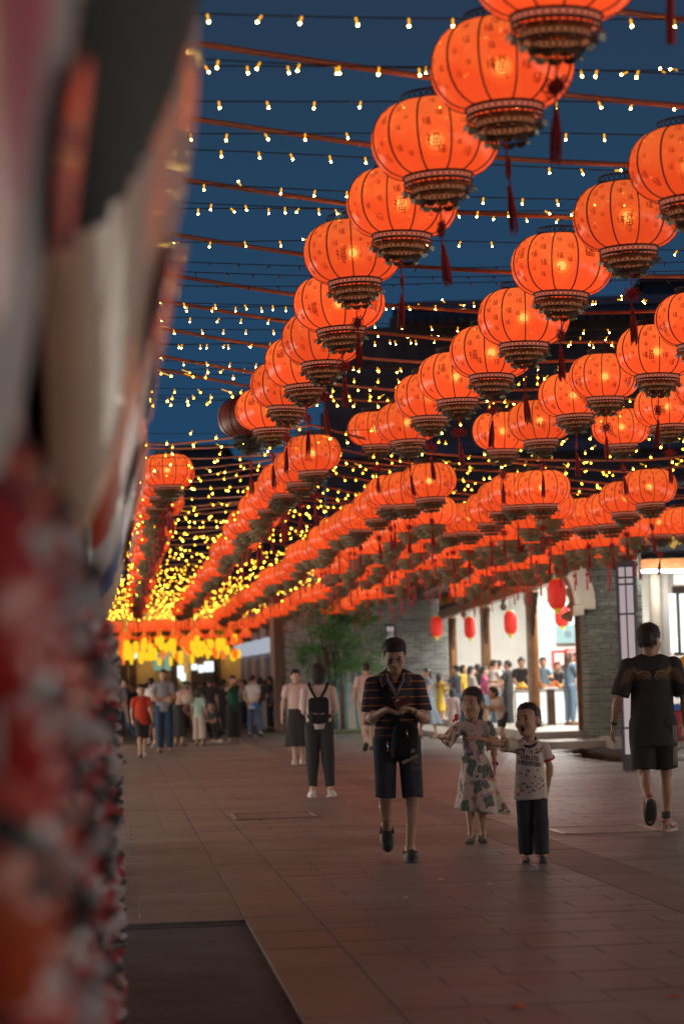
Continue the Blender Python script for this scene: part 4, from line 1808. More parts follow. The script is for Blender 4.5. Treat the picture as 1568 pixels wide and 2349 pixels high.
def fairy(s0, single, zc, label, group, pitch, t0, t1, slope, dead=False, jit=0.0):
    dr = (TD + SD * (slope - .094)).normalized()
    org = SD * s0
    ph = rnd.uniform(0, 6)
    def at(x):
        p = org + dr * x
        p.z = zc + .05 * math.sin(x * .8 + ph) - .03 * math.sin(x * .37 + ph)
        return p
    t = thing('fairy_light_string', label, 'string lights', at(t0), 0, group)
    o0 = at(t0)
    mb = MB()
    n = 16
    mb.tube([at(t0 + (t1 - t0) * i / n) - o0 for i in range(n + 1)], .0042, 4)
    mb.build('wire', M_WIRE, t)
    x = t0 + rnd.uniform(0, pitch)
    allb = MB()
    while x < t1:
        p = at(x) - o0
        rx, ry = rnd.gauss(0, .22), rnd.gauss(0, .28)
        if rnd.random() < .14:
            ry += rnd.choice((2.6, 1.5, -1.5))
        u, v, _ = project(p + o0)
        if -60 < u < 1640 and -80 < v < 1500:
            if single:
                o = link('bulb', me_led_off if dead else me_led, t, p)
                o.rotation_euler = (rx, ry, 0)
            else:
                q = p + Vector((rnd.uniform(-.02, .02), 0, rnd.uniform(-jit, jit)))
                allb.cur = 1
                allb.tube([q, q + Vector((ry * .03, 0, -.03))], .006, 4)
                allb.cur = rnd.choice((0, 2, 2))
                allb.ball(tuple(q + Vector((ry * .036, 0, -.038))), .0105, 6, 4)
        x += pitch * rnd.uniform(.82, 1.18)
    if not single and allb.v:
        tag(allb.build('bulb', [M_TIPF, M_TUBE, M_TIPG], t), kind='stuff')


ZS = 1.36 + 4.62 * D
s = 13.2 * D
k = 0
while s < 27.5:
    single = k < 23
    if k < 19:
        lab = '%s string of yellow fairy lights from the camera' % NTH[k]
        grp = 'fairy light strings of the nearer canopy'
    else:
        lab = 'string of yellow fairy lights over the far half of the nearer canopy'
        grp = 'fairy light strings over the far half of the nearer canopy'
    dead = k in (13, 14, 15)
    if dead:
        lab = lab.replace('string of yellow fairy lights', 'string of unlit fairy lights')
    fairy(s, single, ZS + rnd.uniform(-.06, .06), lab, grp, .235, -2.2 - .05 * k, min(2.2 + .13 * s + .3 * k, 9), .24, dead)
    s += .85 * D if k % 3 else 1.05 * D
    k += 1
s = 27.6
k = 0
while s < 98:
    zc = 4.32 - .0 * s + rnd.uniform(-.12, .10)
    fairy(s, False, zc, 'dense string of yellow fairy lights over the far lantern rows', 'fairy light strings of the far canopy', .33 - .0015 * s, -1.0, 8.3 if s < 60 else 6.5, .094, False, .10)
    s += .72 + .004 * s
    k += 1

# ------------------------------------------------------------------ tall red paper lanterns under the arcade eave
M_RPAPER = mat('red paper lantern', (.55, .022, .016), .55, var=.08, scale=5, emit=(.80, .035, .02), estr=.40)
M_YEL = mat('yellow lantern end', (.70, .50, .03), .5, var=.1, emit=(.7, .5, .03), estr=.25)


def drum(u, v0, v1, w, y, label):
    a, c = P(u, v0, y), P(u, v1, y)
    h = a.z - c.z
    r = w / 2 * y / FPX
    t = thing('drum_lantern', label, 'lantern', (a.x, y, (a.z + c.z) / 2), 0, 'tall red paper lanterns under the eave')
    mb = MB()
    mb.smooth = True
    pr = []
    for i in range(15):
        q = -1 + 2 * i / 14
        pr.append((r * (.55 + .45 * (1 - abs(q) ** 4.5)), q * h / 2 * .92))
    mb.lathe(pr, 32, flute=lambda t_, i: 1 - .022 * (1 - abs(math.sin(t_ * 8))))
    mb.build('shade', M_RPAPER, t)
    mb = MB()
    for sg in (-1, 1):
        mb.lathe([(r * .58, sg * h * .46), (r * .5, sg * h * .475), (r * .44, sg * h * .50), (.01, sg * h * .50)], 18)
    mb.lathe([(r * .2, -h * .50), (r * .28, -h * .53), (r * .24, -h * .62), (.01, -h * .62)], 10)
    mb.build('end_ring', M_YEL, t)
    mb = MB()
    mb.tube([(0, 0, h * .5), (0, 0, h * .5 + .5)], .008, 5)
    mb.build('hanger', M_WIRE, t)


drum(1275, 1326, 1399, 41, 46.0, 'largest red drum lantern hanging before the white arch')
drum(1287, 1384, 1438, 33, 57.0, 'red drum lantern hanging lower behind the largest one')
drum(1169, 1400, 1456, 30, 59.0, 'red drum lantern hanging between the two brown columns')
drum(1076, 1414, 1465, 26, 66.0, 'red drum lantern in front of the white wall left of the columns')
drum(1000, 1413, 1462, 28, 69.0, 'darkest red drum lantern before the far brick wall')

# ------------------------------------------------------------------ yellow and orange lanterns at the street end
M_YG = emat('glowing yellow lantern', (1.0, .58, .02), 1.15)
M_OG = emat('glowing orange lantern', (1.0, .17, .02), 1.0)
yl = []
for m in (M_YG, M_OG):
    mb = MB()
    mb.smooth = True
    mb.lathe([(.03, -.22), (.07, -.20), (.095, -.09), (.10, .09), (.07, .19), (.02, .21)], 10)
    mb.tube([(0, 0, .25), (0, 0, .6)], .006, 4)
    yl.append(mb.mesh('street_lantern', m))
for k in range(80):
    u = 262 + (k * 37 % 285) + rnd.uniform(-5, 5)
    y = rnd.uniform(72, 105)
    v = 1512 - (u - 262) * .055 + rnd.uniform(-34, 14) - (105 - y) * .25
    q = P(u, v, y)
    kind = 1 if rnd.random() < .33 else 0
    o = link('street_lantern', yl[kind], None, q)
    o.scale = (rnd.uniform(.7, 1.05),) * 2 + (rnd.uniform(.6, 1.0),)
    tag(o, ('small glowing %s lantern hung low across the far end of the street' % ('orange' if kind else 'yellow')), 'lantern', '%s lanterns at the far end of the street' % ('orange' if kind else 'yellow'))
# ------------------------------------------------------------------ figures: smooth signed-distance bodies turned into meshes
class SDF:
    def __init__(s):
        s.ops = []

    def _push(s, fn, pts, pad, k, op):
        pts = np.array(pts, np.float32)
        s.ops.append((fn, pts.min(0) - pad, pts.max(0) + pad, k, op))

    def cap(s, a, b, ra, rb=None, k=.03, op='u', flat=False, sq=None, fr=None):
        """tapered limb from a to b; flat cuts its end square; sq=(axis, factor) squeezes the section"""
        rb = ra if rb is None else rb
        a = np.array(a, np.float32)
        b = np.array(b, np.float32)
        if fr is not None:
            a, b = fr[0] + fr[1] @ a, fr[0] + fr[1] @ b
        ba = b - a
        L2 = float(ba @ ba) + 1e-9
        L = L2 ** .5
        if sq is not None:
            ax = np.array(sq[0], np.float32)
            if fr is not None:
                ax = fr[1] @ ax
            ax = ax / np.linalg.norm(ax)

        def fn(p):
            q = p - a
            if sq is not None:
                w = q @ ax
                q = q + ax * (w * (1 / sq[1] - 1))[..., None]
            t = (q @ ba) / L2
            tc_ = np.clip(t, 0, 1)
            d = np.linalg.norm(q - tc_[..., None] * ba, axis=-1) - (ra + (rb - ra) * tc_)
            if sq is not None:
                d = d * max(sq[1], .6)
            if flat:
                d = np.maximum(d, (t - 1) * L)
            return d
        s._push(fn, [a, b], max(ra, rb) + .01, k, op)

    def ell(s, c, r, k=.03, op='u', fr=None, R=None):
        c = np.array(c, np.float32)
        R0 = np.eye(3, dtype=np.float32) if R is None else np.array(R, np.float32)
        if fr is not None:
            c = fr[0] + fr[1] @ c
            R0 = fr[1] @ R0
        r = np.array(r, np.float32)

        def fn(p):
            q = (p - c) @ R0
            k0 = np.linalg.norm(q / r, axis=-1)
            k1 = np.linalg.norm(q / (r * r), axis=-1) + 1e-9
            return k0 * (k0 - 1) / k1
        s._push(fn, [c], float(r.max()) + .01, k, op)

    def box(s, c, h, rd=.01, k=.02, op='u', fr=None, R=None):
        c = np.array(c, np.float32)
        R0 = np.eye(3, dtype=np.float32) if R is None else np.array(R, np.float32)
        if fr is not None:
            c = fr[0] + fr[1] @ c
            R0 = fr[1] @ R0
        h = np.array(h, np.float32) - rd

        def fn(p):
            q = np.abs((p - c) @ R0) - h
            return np.linalg.norm(np.maximum(q, 0), axis=-1) + np.minimum(q.max(-1), 0) - rd
        s._push(fn, [c], float(np.linalg.norm(h)) + rd + .01, k, op)

    def half(s, c, n, k=.004, op='i'):
        """keep the side the normal points away from"""
        c = np.array(c, np.float32)
        n = np.array(n, np.float32)
        n = n / np.linalg.norm(n)
        s.ops.append((lambda p: (p - c) @ n, None, None, k, op))

    def func(s, fn, lo, hi, k=.02, op='u'):
        s.ops.append((fn, np.array(lo, np.float32), np.array(hi, np.float32), k, op))

    def mesh(s, vox):
        lo = np.min([o[1] for o in s.ops if o[4] == 'u'], axis=0) - 3 * vox
        hi = np.max([o[2] for o in s.ops if o[4] == 'u'], axis=0) + 3 * vox
        n = np.ceil((hi - lo) / vox).astype(int) + 1
        arr = np.full(n, .5, np.float32)
        axs = [lo[i] + vox * np.arange(n[i], dtype=np.float32) for i in range(3)]
        for fn, a, b, k, op in s.ops:
            if a is None:
                i0, i1 = np.zeros(3, int), n
            else:
                pd = k + 2.5 * vox
                i0 = np.maximum(np.floor((a - pd - lo) / vox).astype(int), 0)
                i1 = np.minimum(np.ceil((b + pd - lo) / vox).astype(int) + 1, n)
                if (i1 <= i0).any():
                    continue
            sl = tuple(slice(i0[i], i1[i]) for i in range(3))
            p = np.stack(np.meshgrid(*[axs[i][sl[i]] for i in range(3)], indexing='ij'), -1)
            d = fn(p).astype(np.float32)
            o = arr[sl]
            if op == 'u':
                h = np.maximum(k - np.abs(o - d), 0) / k
                arr[sl] = np.minimum(o, d) - h * h * k * .25
            else:
                if op == 's':
                    d = -d
                h = np.maximum(k - np.abs(o - d), 0) / k
                arr[sl] = np.maximum(o, d) + h * h * k * .25
        return nets(arr, lo, vox)


CORN = np.array([(i, j, k) for i in (0, 1) for j in (0, 1) for k in (0, 1)])
EDG = [(a, b) for a in range(8) for b in range(a + 1, 8) if np.abs(CORN[a] - CORN[b]).sum() == 1]


def nets(arr, lo, vox):
    sg = arr < 0
    sh_ = tuple(x - 1 for x in arr.shape)
    cnt = np.zeros(sh_, np.int8)
    for i, j, k in CORN:
        cnt += sg[i:i + sh_[0], j:j + sh_[1], k:k + sh_[2]]
    mask = (cnt > 0) & (cnt < 8)
    ijk = np.argwhere(mask)
    idx = np.full(sh_, -1, np.int32)
    idx[mask] = np.arange(len(ijk))
    vals = np.stack([arr[ijk[:, 0] + c[0], ijk[:, 1] + c[1], ijk[:, 2] + c[2]] for c in CORN], 1)
    acc = np.zeros((len(ijk), 3), np.float32)
    num = np.zeros(len(ijk), np.float32)
    for a, b in EDG:
        va, vb = vals[:, a], vals[:, b]
        cr_ = (va < 0) != (vb < 0)
        t = np.where(cr_, va / np.where(cr_, va - vb, 1), 0)
        pt = CORN[a] + t[:, None] * (CORN[b] - CORN[a])
        acc += pt * cr_[:, None]
        num += cr_
    v = lo + vox * (ijk + acc / np.maximum(num, 1)[:, None])
    quads = []
    for ax in range(3):
        o1, o2 = [(1, 2), (2, 0), (0, 1)][ax]
        s0 = [slice(None)] * 3
        s1 = [slice(None)] * 3
        s0[ax], s1[ax] = slice(0, -1), slice(1, None)
        ch = sg[tuple(s0)] != sg[tuple(s1)]
        e = np.argwhere(ch)
        e = e[(e[:, o1] > 0) & (e[:, o2] > 0) & (e[:, o1] < sh_[o1]) & (e[:, o2] < sh_[o2])]
        ins = sg[tuple(e.T)]

        def at(d1, d2):
            q = e.copy()
            q[:, o1] -= d1
            q[:, o2] -= d2
            return idx[tuple(q.T)]
        qd = np.stack([at(1, 1), at(0, 1), at(0, 0), at(1, 0)], 1)
        qd[~ins] = qd[~ins][:, ::-1]
        quads.append(qd)
    q = np.concatenate(quads)
    q = q[(q >= 0).all(1)]
    return v.astype(np.float32), q


def folds(v, q, amp, freq, seed, vert=1.0):
    """soft cloth folds: push the surface along its normals"""
    r = np.random.RandomState(seed)
    a, b, c, d = (v[q[:, i]] for i in range(4))
    fn = np.cross(c - a, d - b)
    nrm = np.zeros_like(v)
    for i in range(4):
        np.add.at(nrm, q[:, i], fn)
    nrm /= np.linalg.norm(nrm, axis=1)[:, None] + 1e-9
    h = np.zeros(len(v), np.float32)
    for i in range(7):
        kx = r.normal(size=3) * freq * np.array((1, 1, .45 * vert))
        h += np.sin(v @ kx + r.uniform(0, 6.3)) * r.uniform(.4, 1)
    return v + nrm * (h * amp / 3.0)[:, None]


def rotm(yaw=0.0, pitch=0.0, roll=0.0):
    m = Matrix.Rotation(yaw, 3, 'Z') @ Matrix.Rotation(pitch, 3, 'X') @ Matrix.Rotation(roll, 3, 'Y')
    return np.array(m, np.float32)


def A(*p):
    return np.array(p, np.float32)


def skin_mat(name, col):
    m, n, l, b = nmat(name)
    b.inputs['Base Color'].default_value = rgba(col)
    b.inputs['Roughness'].default_value = .56
    b.inputs['Subsurface Weight'].default_value = .0
    b.inputs['Subsurface Radius'].default_value = (.012, .005, .003)
    z = n.new('ShaderNodeTexNoise')
    z.inputs['Scale'].default_value = 24
    t = n.new('ShaderNodeTexCoord')
    l.new(t.outputs['Object'], z.inputs['Vector'])
    r = n.new('ShaderNodeValToRGB')
    r.color_ramp.elements[0].color = rgba([c * .88 for c in col])
    r.color_ramp.elements[1].color = rgba([min(1, c * 1.1) for c in col])
    l.new(z.outputs['Fac'], r.inputs[0])
    l.new(r.outputs[0], b.inputs['Base Color'])
    return m


M_SKIN = [skin_mat('skin warm', (.50, .285, .185)), skin_mat('skin light', (.58, .37, .27)), skin_mat('skin tan', (.37, .20, .125))]
M_HAIR = mat('black hair', (.030, .025, .024), .42, var=.3, scale=50, bump=.5, bscale=120)
M_BHAIR = mat('brown hair', (.085, .05, .03), .45, var=.3, scale=50, bump=.5, bscale=120)
M_EYEW = mat('eye white', (.55, .52, .50), .3, var=0)
M_IRIS = mat('eye dark', (.012, .009, .008), .2, var=0)
M_LIP = mat('lip', (.36, .13, .11), .45, var=.1)
M_MOUTH = mat('mouth inside', (.05, .012, .010), .5, var=0)
CLOTH = {}


def cloth(name, col, rough=.85):
    if name not in CLOTH:
        CLOTH[name] = mat(name, col, rough, var=.10, scale=5, bump=.35, bscale=26, spec=.25)
    return CLOTH[name]


def head_sdf(S, fr, hs, k=.02, open_mouth=False, detail=True):
    f = (fr[0], fr[1] * hs)

    def e(c, r, kk=k, op='u'):
        S.ell(np.array(c) * hs, np.array(r) * hs, kk * hs, op, fr)

    def c(a, b, ra, rb=None, kk=k, op='u'):
        S.cap(np.array(a) * hs, np.array(b) * hs, ra * hs, (rb or ra) * hs, kk * hs, op, fr=fr)
    e((0, .012, .022), (.079, .095, .092))
    e((0, -.022, -.042), (.068, .070, .076), .03)
    e((0, -.058, -.094), (.030, .026, .022), .03)
    for s_ in (-1, 1):
        e((s_ * .082, .012, -.008), (.012, .021, .033), .012)
    if detail:
        c((-.036, -.078, .026), (.036, -.078, .026), .010, kk=.02)
        for s_ in (-1, 1):
            e((s_ * .033, -.092, .003), (.020, .014, .011), .012, 's')
            e((s_ * .038, -.060, -.036), (.026, .024, .024), .02)
        c((0, -.084, .006), (0, -.103, -.032), .0085, .0125, .014)
        e((0, -.096, -.037), (.020, .014, .011), .010)
        if open_mouth:
            e((0, -.098, -.074), (.019, .040, .024), .008, 's')
            c((-.016, -.086, -.049), (.016, -.086, -.049), .006, kk=.006)
            c((-.014, -.082, -.100), (.014, -.082, -.100), .007, kk=.006)
        else:
            c((-.019, -.083, -.063), (.019, -.083, -.063), .0065, kk=.006)
            c((-.015, -.083, -.073), (.015, -.083, -.073), .0075, kk=.006)


def hand_sdf(S, w, f, nrm, side, sc=1.0, curl=.35, point=False, thumb=1.0):
    """palm and five fingers: w wrist, f towards the fingers, nrm out of the palm, side = +1/-1 where the thumb sits"""
    f = np.array(f, np.float32)
    f /= np.linalg.norm(f)
    nrm = np.array(nrm, np.float32)
    nrm = nrm - f * (nrm @ f)
    nrm /= np.linalg.norm(nrm)
    x = np.cross(f, nrm) * side                 # towards the thumb
    R = np.stack([x, f, nrm], 1)
    c = np.array(w, np.float32) + f * .050 * sc
    S.box(c, A(.040, .050, .0145) * sc, .012 * sc, .012 * sc, R=R)
    lens = (.074, .082, .076, .060)
    for i in range(4):
        off = (.030 - .020 * i) * sc
        a = c + f * (.046 - .004 * abs(i - 1)) * sc + x * off
        cu = curl if not (point and i == 0) else .03
        if point and i > 0:
            cu = 1.25
        L = lens[i] * sc
        ang = 0
        p = a
        r = .0088 * sc
        for sg, (fr_, da) in enumerate(((.45, cu * .8), (.32, cu * 1.1), (.23, cu * .8))):
            ang += da
            d = f * math.cos(ang) + nrm * math.sin(ang) + x * (.10 * (1.5 - i) * .4 if not point else 0)
            q = p + d * L * fr_
            S.cap(p, q, r, r * .92, .006 * sc)
            p, r = q, r * .92
    a = c - f * .030 * sc + x * .032 * sc
    d1 = (x * .75 + f * .62 + nrm * .30 * thumb)
    d1 /= np.linalg.norm(d1)
    b = a + d1 * .042 * sc
    d2 = (x * .30 + f * .88 + nrm * .40 * thumb)
    d2 /= np.linalg.norm(d2)
    S.cap(a, b, .0125 * sc, .0105 * sc, .010 * sc)
    S.cap(b, b + d2 * .036 * sc, .0105 * sc, .0085 * sc, .006 * sc)


STAND = dict(shl=(-.175, 0, 1.415), shr=(.175, 0, 1.415), ell=(-.225, .035, 1.135), elr=(.225, .035, 1.135), wrl=(-.245, -.05, .885), wrr=(.245, -.05, .885),
             hil=(-.088, 0, .93), hir=(.088, 0, .93), knl=(-.10, -.02, .50), knr=(.10, -.02, .50), anl=(-.105, .025, .085), anr=(.105, .025, .085),
             tol=(-.125, -.135, .03), tor=(.125, -.135, .03), nk=(0, .005, 1.47), hd=(0, -.012, 1.632))
LEAN_KEYS = ('shl', 'shr', 'nk', 'hd')


def pose(**kw):
    p = dict(STAND)
    p.update(kw)
    return p


def mesh_part(S, vox, name, m, parent, fold=None):
    v, q = S.mesh(vox)
    if fold:
        v = folds(v, q, *fold)
    o = link(name, npmesh(name, v, q, m), parent)
    return o


def person(label, loc, H, yaw, ps, top=None, bottom=None, hair='short', shoes=None, vox=.016, skin=0, hh=.23, group=None,
           hy=0.0, hp=0.0, hr=0.0, girth=1.0, open_mouth=False, face=True, hands=None, fold=1.0, hvox=None, seed=0, haircol=None, scale_x=1.0):
    """figure in local space facing -y; ps holds joints for a height of 1.75"""
    sb = (H - hh) / (1.75 - .23)
    hs = hh / .23
    J = {}
    for k, v in ps.items():
        a = np.array(v, np.float32) * sb
        J[k] = a
    nk = J['nk']
    J['hd'] = nk + (np.array(ps['hd'], np.float32) - np.array(ps['nk'], np.float32)) * (.5 * sb + .5 * hs)
    root = thing('person', label, 'person', loc, yaw, group)
    sk = M_SKIN[skin]
    fr = (J['hd'], rotm(hy, hp, hr))
    g = girth
    S = SDF()
    up = J['nk'] * .5 + (J['hil'] + J['hir']) * .25
    pel = (J['hil'] + J['hir']) / 2
    chest = pel + (nk - pel) * .66
    S.cap(pel, chest, .112 * sb * g, .118 * sb * g, .03, sq=((0, 1, 0), .72))
    S.cap(J['shl'], J['shr'], .047 * sb, .047 * sb, .06 * sb)
    S.cap(nk - A(0, 0, .05) * sb, J['hd'] + fr[1] @ (A(0, .02, -.06) * hs), .054 * sb, .050 * (sb + hs) / 2, .025)
    for s_ in 'lr':
        S.cap(J['sh' + s_], J['el' + s_], .047 * sb, .037 * sb, .03 * sb)
        S.cap(J['el' + s_], J['wr' + s_], .038 * sb, .024 * sb, .02 * sb)
        mid = J['el' + s_] * .72 + J['wr' + s_] * .28
        S.ell(mid, A(.041, .041, .055) * sb, .03 * sb)
        S.cap(J['hi' + s_], J['kn' + s_], .074 * sb * g, .051 * sb, .03 * sb)
        S.cap(J['kn' + s_], J['an' + s_], .050 * sb, .032 * sb, .02 * sb)
        d = J['an' + s_] - J['kn' + s_]
        d /= np.linalg.norm(d)
        to = J['to' + s_] - J['an' + s_]
        bk = -(to - d * (to @ d))
        bk /= np.linalg.norm(bk) + 1e-6
        S.ell(J['kn' + s_] + d * .13 * sb + bk * .018 * sb, A(.046, .050, .11) * sb, .03 * sb)
        S.cap(J['an' + s_], J['to' + s_], .033 * sb, .026 * sb, .03 * sb, sq=((1, 0, 0), 1.15))
        S.cap(J['an' + s_], J['an' + s_] + d * .035 * sb + bk * .03 * sb, .034 * sb, .03 * sb, .02 * sb)
        hk = (hands or {}).get(s_)
        if hk is None:
            f = J['wr' + s_] - J['el' + s_]
            hk = dict(f=f, n=(1, .2, 0) if s_ == 'l' else (-1, .2, 0), side=1, curl=.4)
        hd_ = dict(hk)
        # the thumb points forward when the arm hangs
        S_side = hd_.get('side', 1)
        hand_sdf(S, J['wr' + s_], hd_['f'], hd_['n'], S_side, sb * 1.0, hd_.get('curl', .35), hd_.get('point', False))
    if hvox is None:
        head_sdf(S, fr, hs, open_mouth=open_mouth, detail=face)
        mesh_part(S, vox, 'body', sk, root)
    else:
        # finer head: same body surface, sampled again around the head
        head_sdf(S, fr, hs, open_mouth=open_mouth, detail=face)
        mesh_part(S, hvox, 'body', sk, root)
    hairm = haircol or M_HAIR
    # ---------------- hair
    Hs = SDF()
    z0 = dict(short=.0)

    def he(c, r, kk=.02, op='u'):
        Hs.ell(np.array(c) * hs, np.array(r) * hs, kk * hs, op, fr)

    def hc(a, b, ra, rb=None, kk=.03, op='u', **kw):
        Hs.cap(np.array(a) * hs, np.array(b) * hs, ra * hs, (rb or ra) * hs, kk * hs, op, fr=fr, **kw)
    if hair:
        he((0, .014, .036), (.091, .104, .102) if hair != 'crew' else (.086, .100, .096))
        if hair in ('short', 'crew'):
            he((0, .045, -.005), (.078, .068, .070))
            if hair == 'crew':
                pass
        elif hair == 'pony':
            he((0, .05, .0), (.078, .06, .07))
            hc((0, .105, .045), (.0, .150, .02), .030, .035)
            hc((.0, .150, .02), (.0, .150, -.16), .036, .018)
        elif hair == 'bun':
            he((0, .05, .0), (.078, .06, .07))
            he((0, .06, .125), (.045, .045, .038), .012)
        elif hair == 'bob':
            he((0, .035, -.02), (.092, .078, .115))
        elif hair == 'long':
            he((0, .035, -.02), (.090, .078, .11))
            hc((0, .065, -.02), (0, .085, -.33), .075, .055, sq=((0, 1, 0), .6))
        elif hair == 'low':
            he((0, .045, -.01), (.080, .070, .085))
            hc((0, .10, -.03), (0, .115, -.15), .030, .022)
        # keep the face and the ears free
        top_ = .105 + dict(crew=.026, pony=.016, short=.008).get(hair, 0)
        Hs.box(np.array((0, -.100, -.052)) * hs, np.array((.068 if hair not in ('short', 'crew') else .085, .085, top_)) * hs, .03 * hs, .012 * hs, 's', fr=fr)
        if hair in ('short', 'crew'):
            for s_ in (-1, 1):
                he((s_ * .088, -.005, -.035), (.030, .040, .060), .01, 's')
            if hair == 'short':
                he((0, .07, -.105), (.12, .10, .055), .02, 's')
            else:
                he((0, .07, -.098), (.12, .12, .060), .02, 's')
        v, q = Hs.mesh(min(hvox or vox, .012))
        v = folds(v, q, .004 * hs, 70, 3 + seed)
        v = folds(v, q, .003 * hs, 160, 5 + seed)
        ho = link('hair', npmesh('hair', v, q, hairm), root)
        if hvox:
            # loose strands lying over the hair
            c0 = fr[0]
            r = np.random.RandomState(seed)
            tri = v[q]
            fc, fn = tri.mean(1), np.cross(tri[:, 2] - tri[:, 0], tri[:, 3] - tri[:, 1])
            fn /= np.linalg.norm(fn, axis=1)[:, None] + 1e-9
            hb = MB()
            for i in r.choice(len(fc), 2600):
                p, nn = fc[i], fn[i]
                loc = fr[1].T @ (p - c0) / hs
                dn = fr[1] @ A(0, -.25 if loc[1] < 0 else .35, -1.0) if hair != 'crew' else nn * 1.5
                dn = dn - nn * (dn @ nn) * .9 + r.normal(size=3) * .22
                if loc[2] > .10:
                    dn = dn + fr[1] @ A(loc[0] * 6, -.5 if hair != 'pony' else .9, 0)
                dn = dn / (np.linalg.norm(dn) + 1e-9) + nn * (.16 if hair != 'crew' else .8)
                L = r.uniform(.016, .034) * hs * (.16 if hair == 'crew' else .5 if loc[1] < -.04 else 1)
                sd = np.cross(dn, nn)
                sd = sd / (np.linalg.norm(sd) + 1e-9) * .0011
                t = p + dn * L
                m_ = p + dn * L * .55 + nn * .002
                hb.add([p - sd, p + sd, m_ + sd * .8, t, m_ - sd * .8], [(0, 1, 2, 4), (4, 2, 3)])
            tag(hb.build('strands', hairm, ho), kind='stuff')
    # ---------------- clothes on the upper body
    if top:
        T = SDF()
        kind, m = top['kind'], top['mat']
        wd = top.get('w', 1.0) * g
        hem = top.get('hem', .84) * sb
        tilt = pel - nk
        b_end = np.array([pel[0], pel[1], 0]) + A(0, 0, hem)
        # hem point along the spine
        tt = (nk[2] - hem) / max(nk[2] - pel[2], .2)
        b_end = nk + (pel - nk) * min(tt, 1.6)
        shm = (J['shl'] + J['shr']) / 2
        T.cap(shm - A(0, 0, .09) * sb, b_end, .150 * sb * wd, top.get('hw', .158) * sb * wd, .03, flat=True, sq=((0, 1, 0), top.get('flat', .70)))
        T.cap(J['shl'], J['shr'], .060 * sb, .060 * sb, .06 * sb)
        T.cap(J['shl'] * .4 + nk * .6, J['shr'] * .4 + nk * .6, .060 * sb, .060 * sb, .05 * sb)
        sl = top.get('sleeve', .62)
        for s_ in 'lr':
            a, e_ = J['sh' + s_], J['el' + s_]
            if sl > 1.0:
                T.cap(a, e_, .066 * sb, .056 * sb, .03 * sb)
                T.cap(e_, e_ + (J['wr' + s_] - e_) * (sl - 1), .056 * sb, .046 * sb, .02 * sb, flat=True)
            elif sl > 0:
                T.cap(a, a + (e_ - a) * sl, .066 * sb, top.get('sw', .072) * sb, .022 * sb, flat=True)
        # neck opening
        T.cap(nk - A(0, .01, -.012) * sb, nk + A(0, -.03, .16) * sb, .062 * sb, .075 * sb, .01, 's')
        if top.get('v'):
            T.cap(nk + A(0, -.075, -.085) * sb, nk + A(0, -.075, .10) * sb, .012 * sb, .07 * sb, .012, 's')
        v, q = T.mesh(top.get('vox', vox))
        v = folds(v, q, top.get('fold', .007) * fold * sb, 15, 11 + seed, .8)
        v = folds(v, q, top.get('fold', .007) * .5 * fold * sb, 34, 12 + seed, .6)
        link(kind, npmesh(kind, v, q, m), root)
    if bottom:
        Bm = SDF()
        kind, m = bottom['kind'], bottom['mat']
        if kind in ('shorts', 'trousers', 'jeans'):
            end = bottom.get('end', .5)           # 0 hip, 1 knee, 2 ankle
            r0, r1, r2 = bottom.get('r', (.098, .086, .070))
            r0 *= g
            Bm.cap(pel + A(0, 0, .07) * sb, pel - A(0, 0, .03) * sb, .116 * sb * g, .114 * sb * g, .03, sq=((0, 1, 0), .70))
            for s_ in 'lr':
                h, kn, an = J['hi' + s_], J['kn' + s_], J['an' + s_]
                if end <= 1.2:
                    Bm.cap(h, h + (kn - h) * end, r0 * sb, r1 * sb, .016 * sb, flat=True)
                else:
                    Bm.cap(h, kn, r0 * sb, r1 * sb, .016 * sb)
                    Bm.cap(kn, kn + (an - kn) * (end - 1), r1 * sb, r2 * sb, .02 * sb, flat=True)
        else:                                     # skirt or the lower half of a dress
            hem, r0, r1 = bottom['hem'] * sb, bottom['r'][0] * sb, bottom['r'][1] * sb
            wz = bottom.get('waist', 1.0) * sb
            dx, dy = bottom.get('off', (0, 0))
            a = A(pel[0], pel[1], wz)
            b_ = A(pel[0] + dx, pel[1] + dy, hem)
            nf, am = bottom.get('folds', (9, .10))
            sqy = bottom.get('sq', .80)
            ph = seed * 1.3
            slant = bottom.get('slant', 0)

            def fn(p, a=a, b_=b_):
                t = np.clip((wz - p[..., 2]) / (wz - hem), 0, 1)
                cx_ = a[0] + (b_[0] - a[0]) * t
                cy_ = a[1] + (b_[1] - a[1]) * t
                x, y = p[..., 0] - cx_, (p[..., 1] - cy_) / sqy
                th = np.arctan2(y, x)
                rr = np.sqrt(x * x + y * y)
                tgt = (r0 + (r1 - r0) * t ** 1.15) * (1 + am * t * (np.sin(nf * th + ph) + .4 * np.sin((nf * 2 - 3) * th + 1 + 2 * t)))
                d = (rr - tgt) * .75
                return np.maximum(d, np.maximum(p[..., 2] - wz, hem + slant * x - p[..., 2]))
            R1 = max(r0, r1) * (1 + 1.5 * am) + max(abs(dx), abs(dy)) + .02
            Bm.func(fn, A(pel[0] - R1, pel[1] - R1, hem - .1), A(pel[0] + R1, pel[1] + R1, wz + .02), .005)
        v, q = Bm.mesh(bottom.get('vox', vox))
        v = folds(v, q, bottom.get('fold', .006) * fold * sb, 16, 21 + seed, .7)
        v = folds(v, q, bottom.get('fold', .006) * .5 * fold * sb, 38, 22 + seed, .6)
        link(kind, npmesh(kind, v, q, m), root)
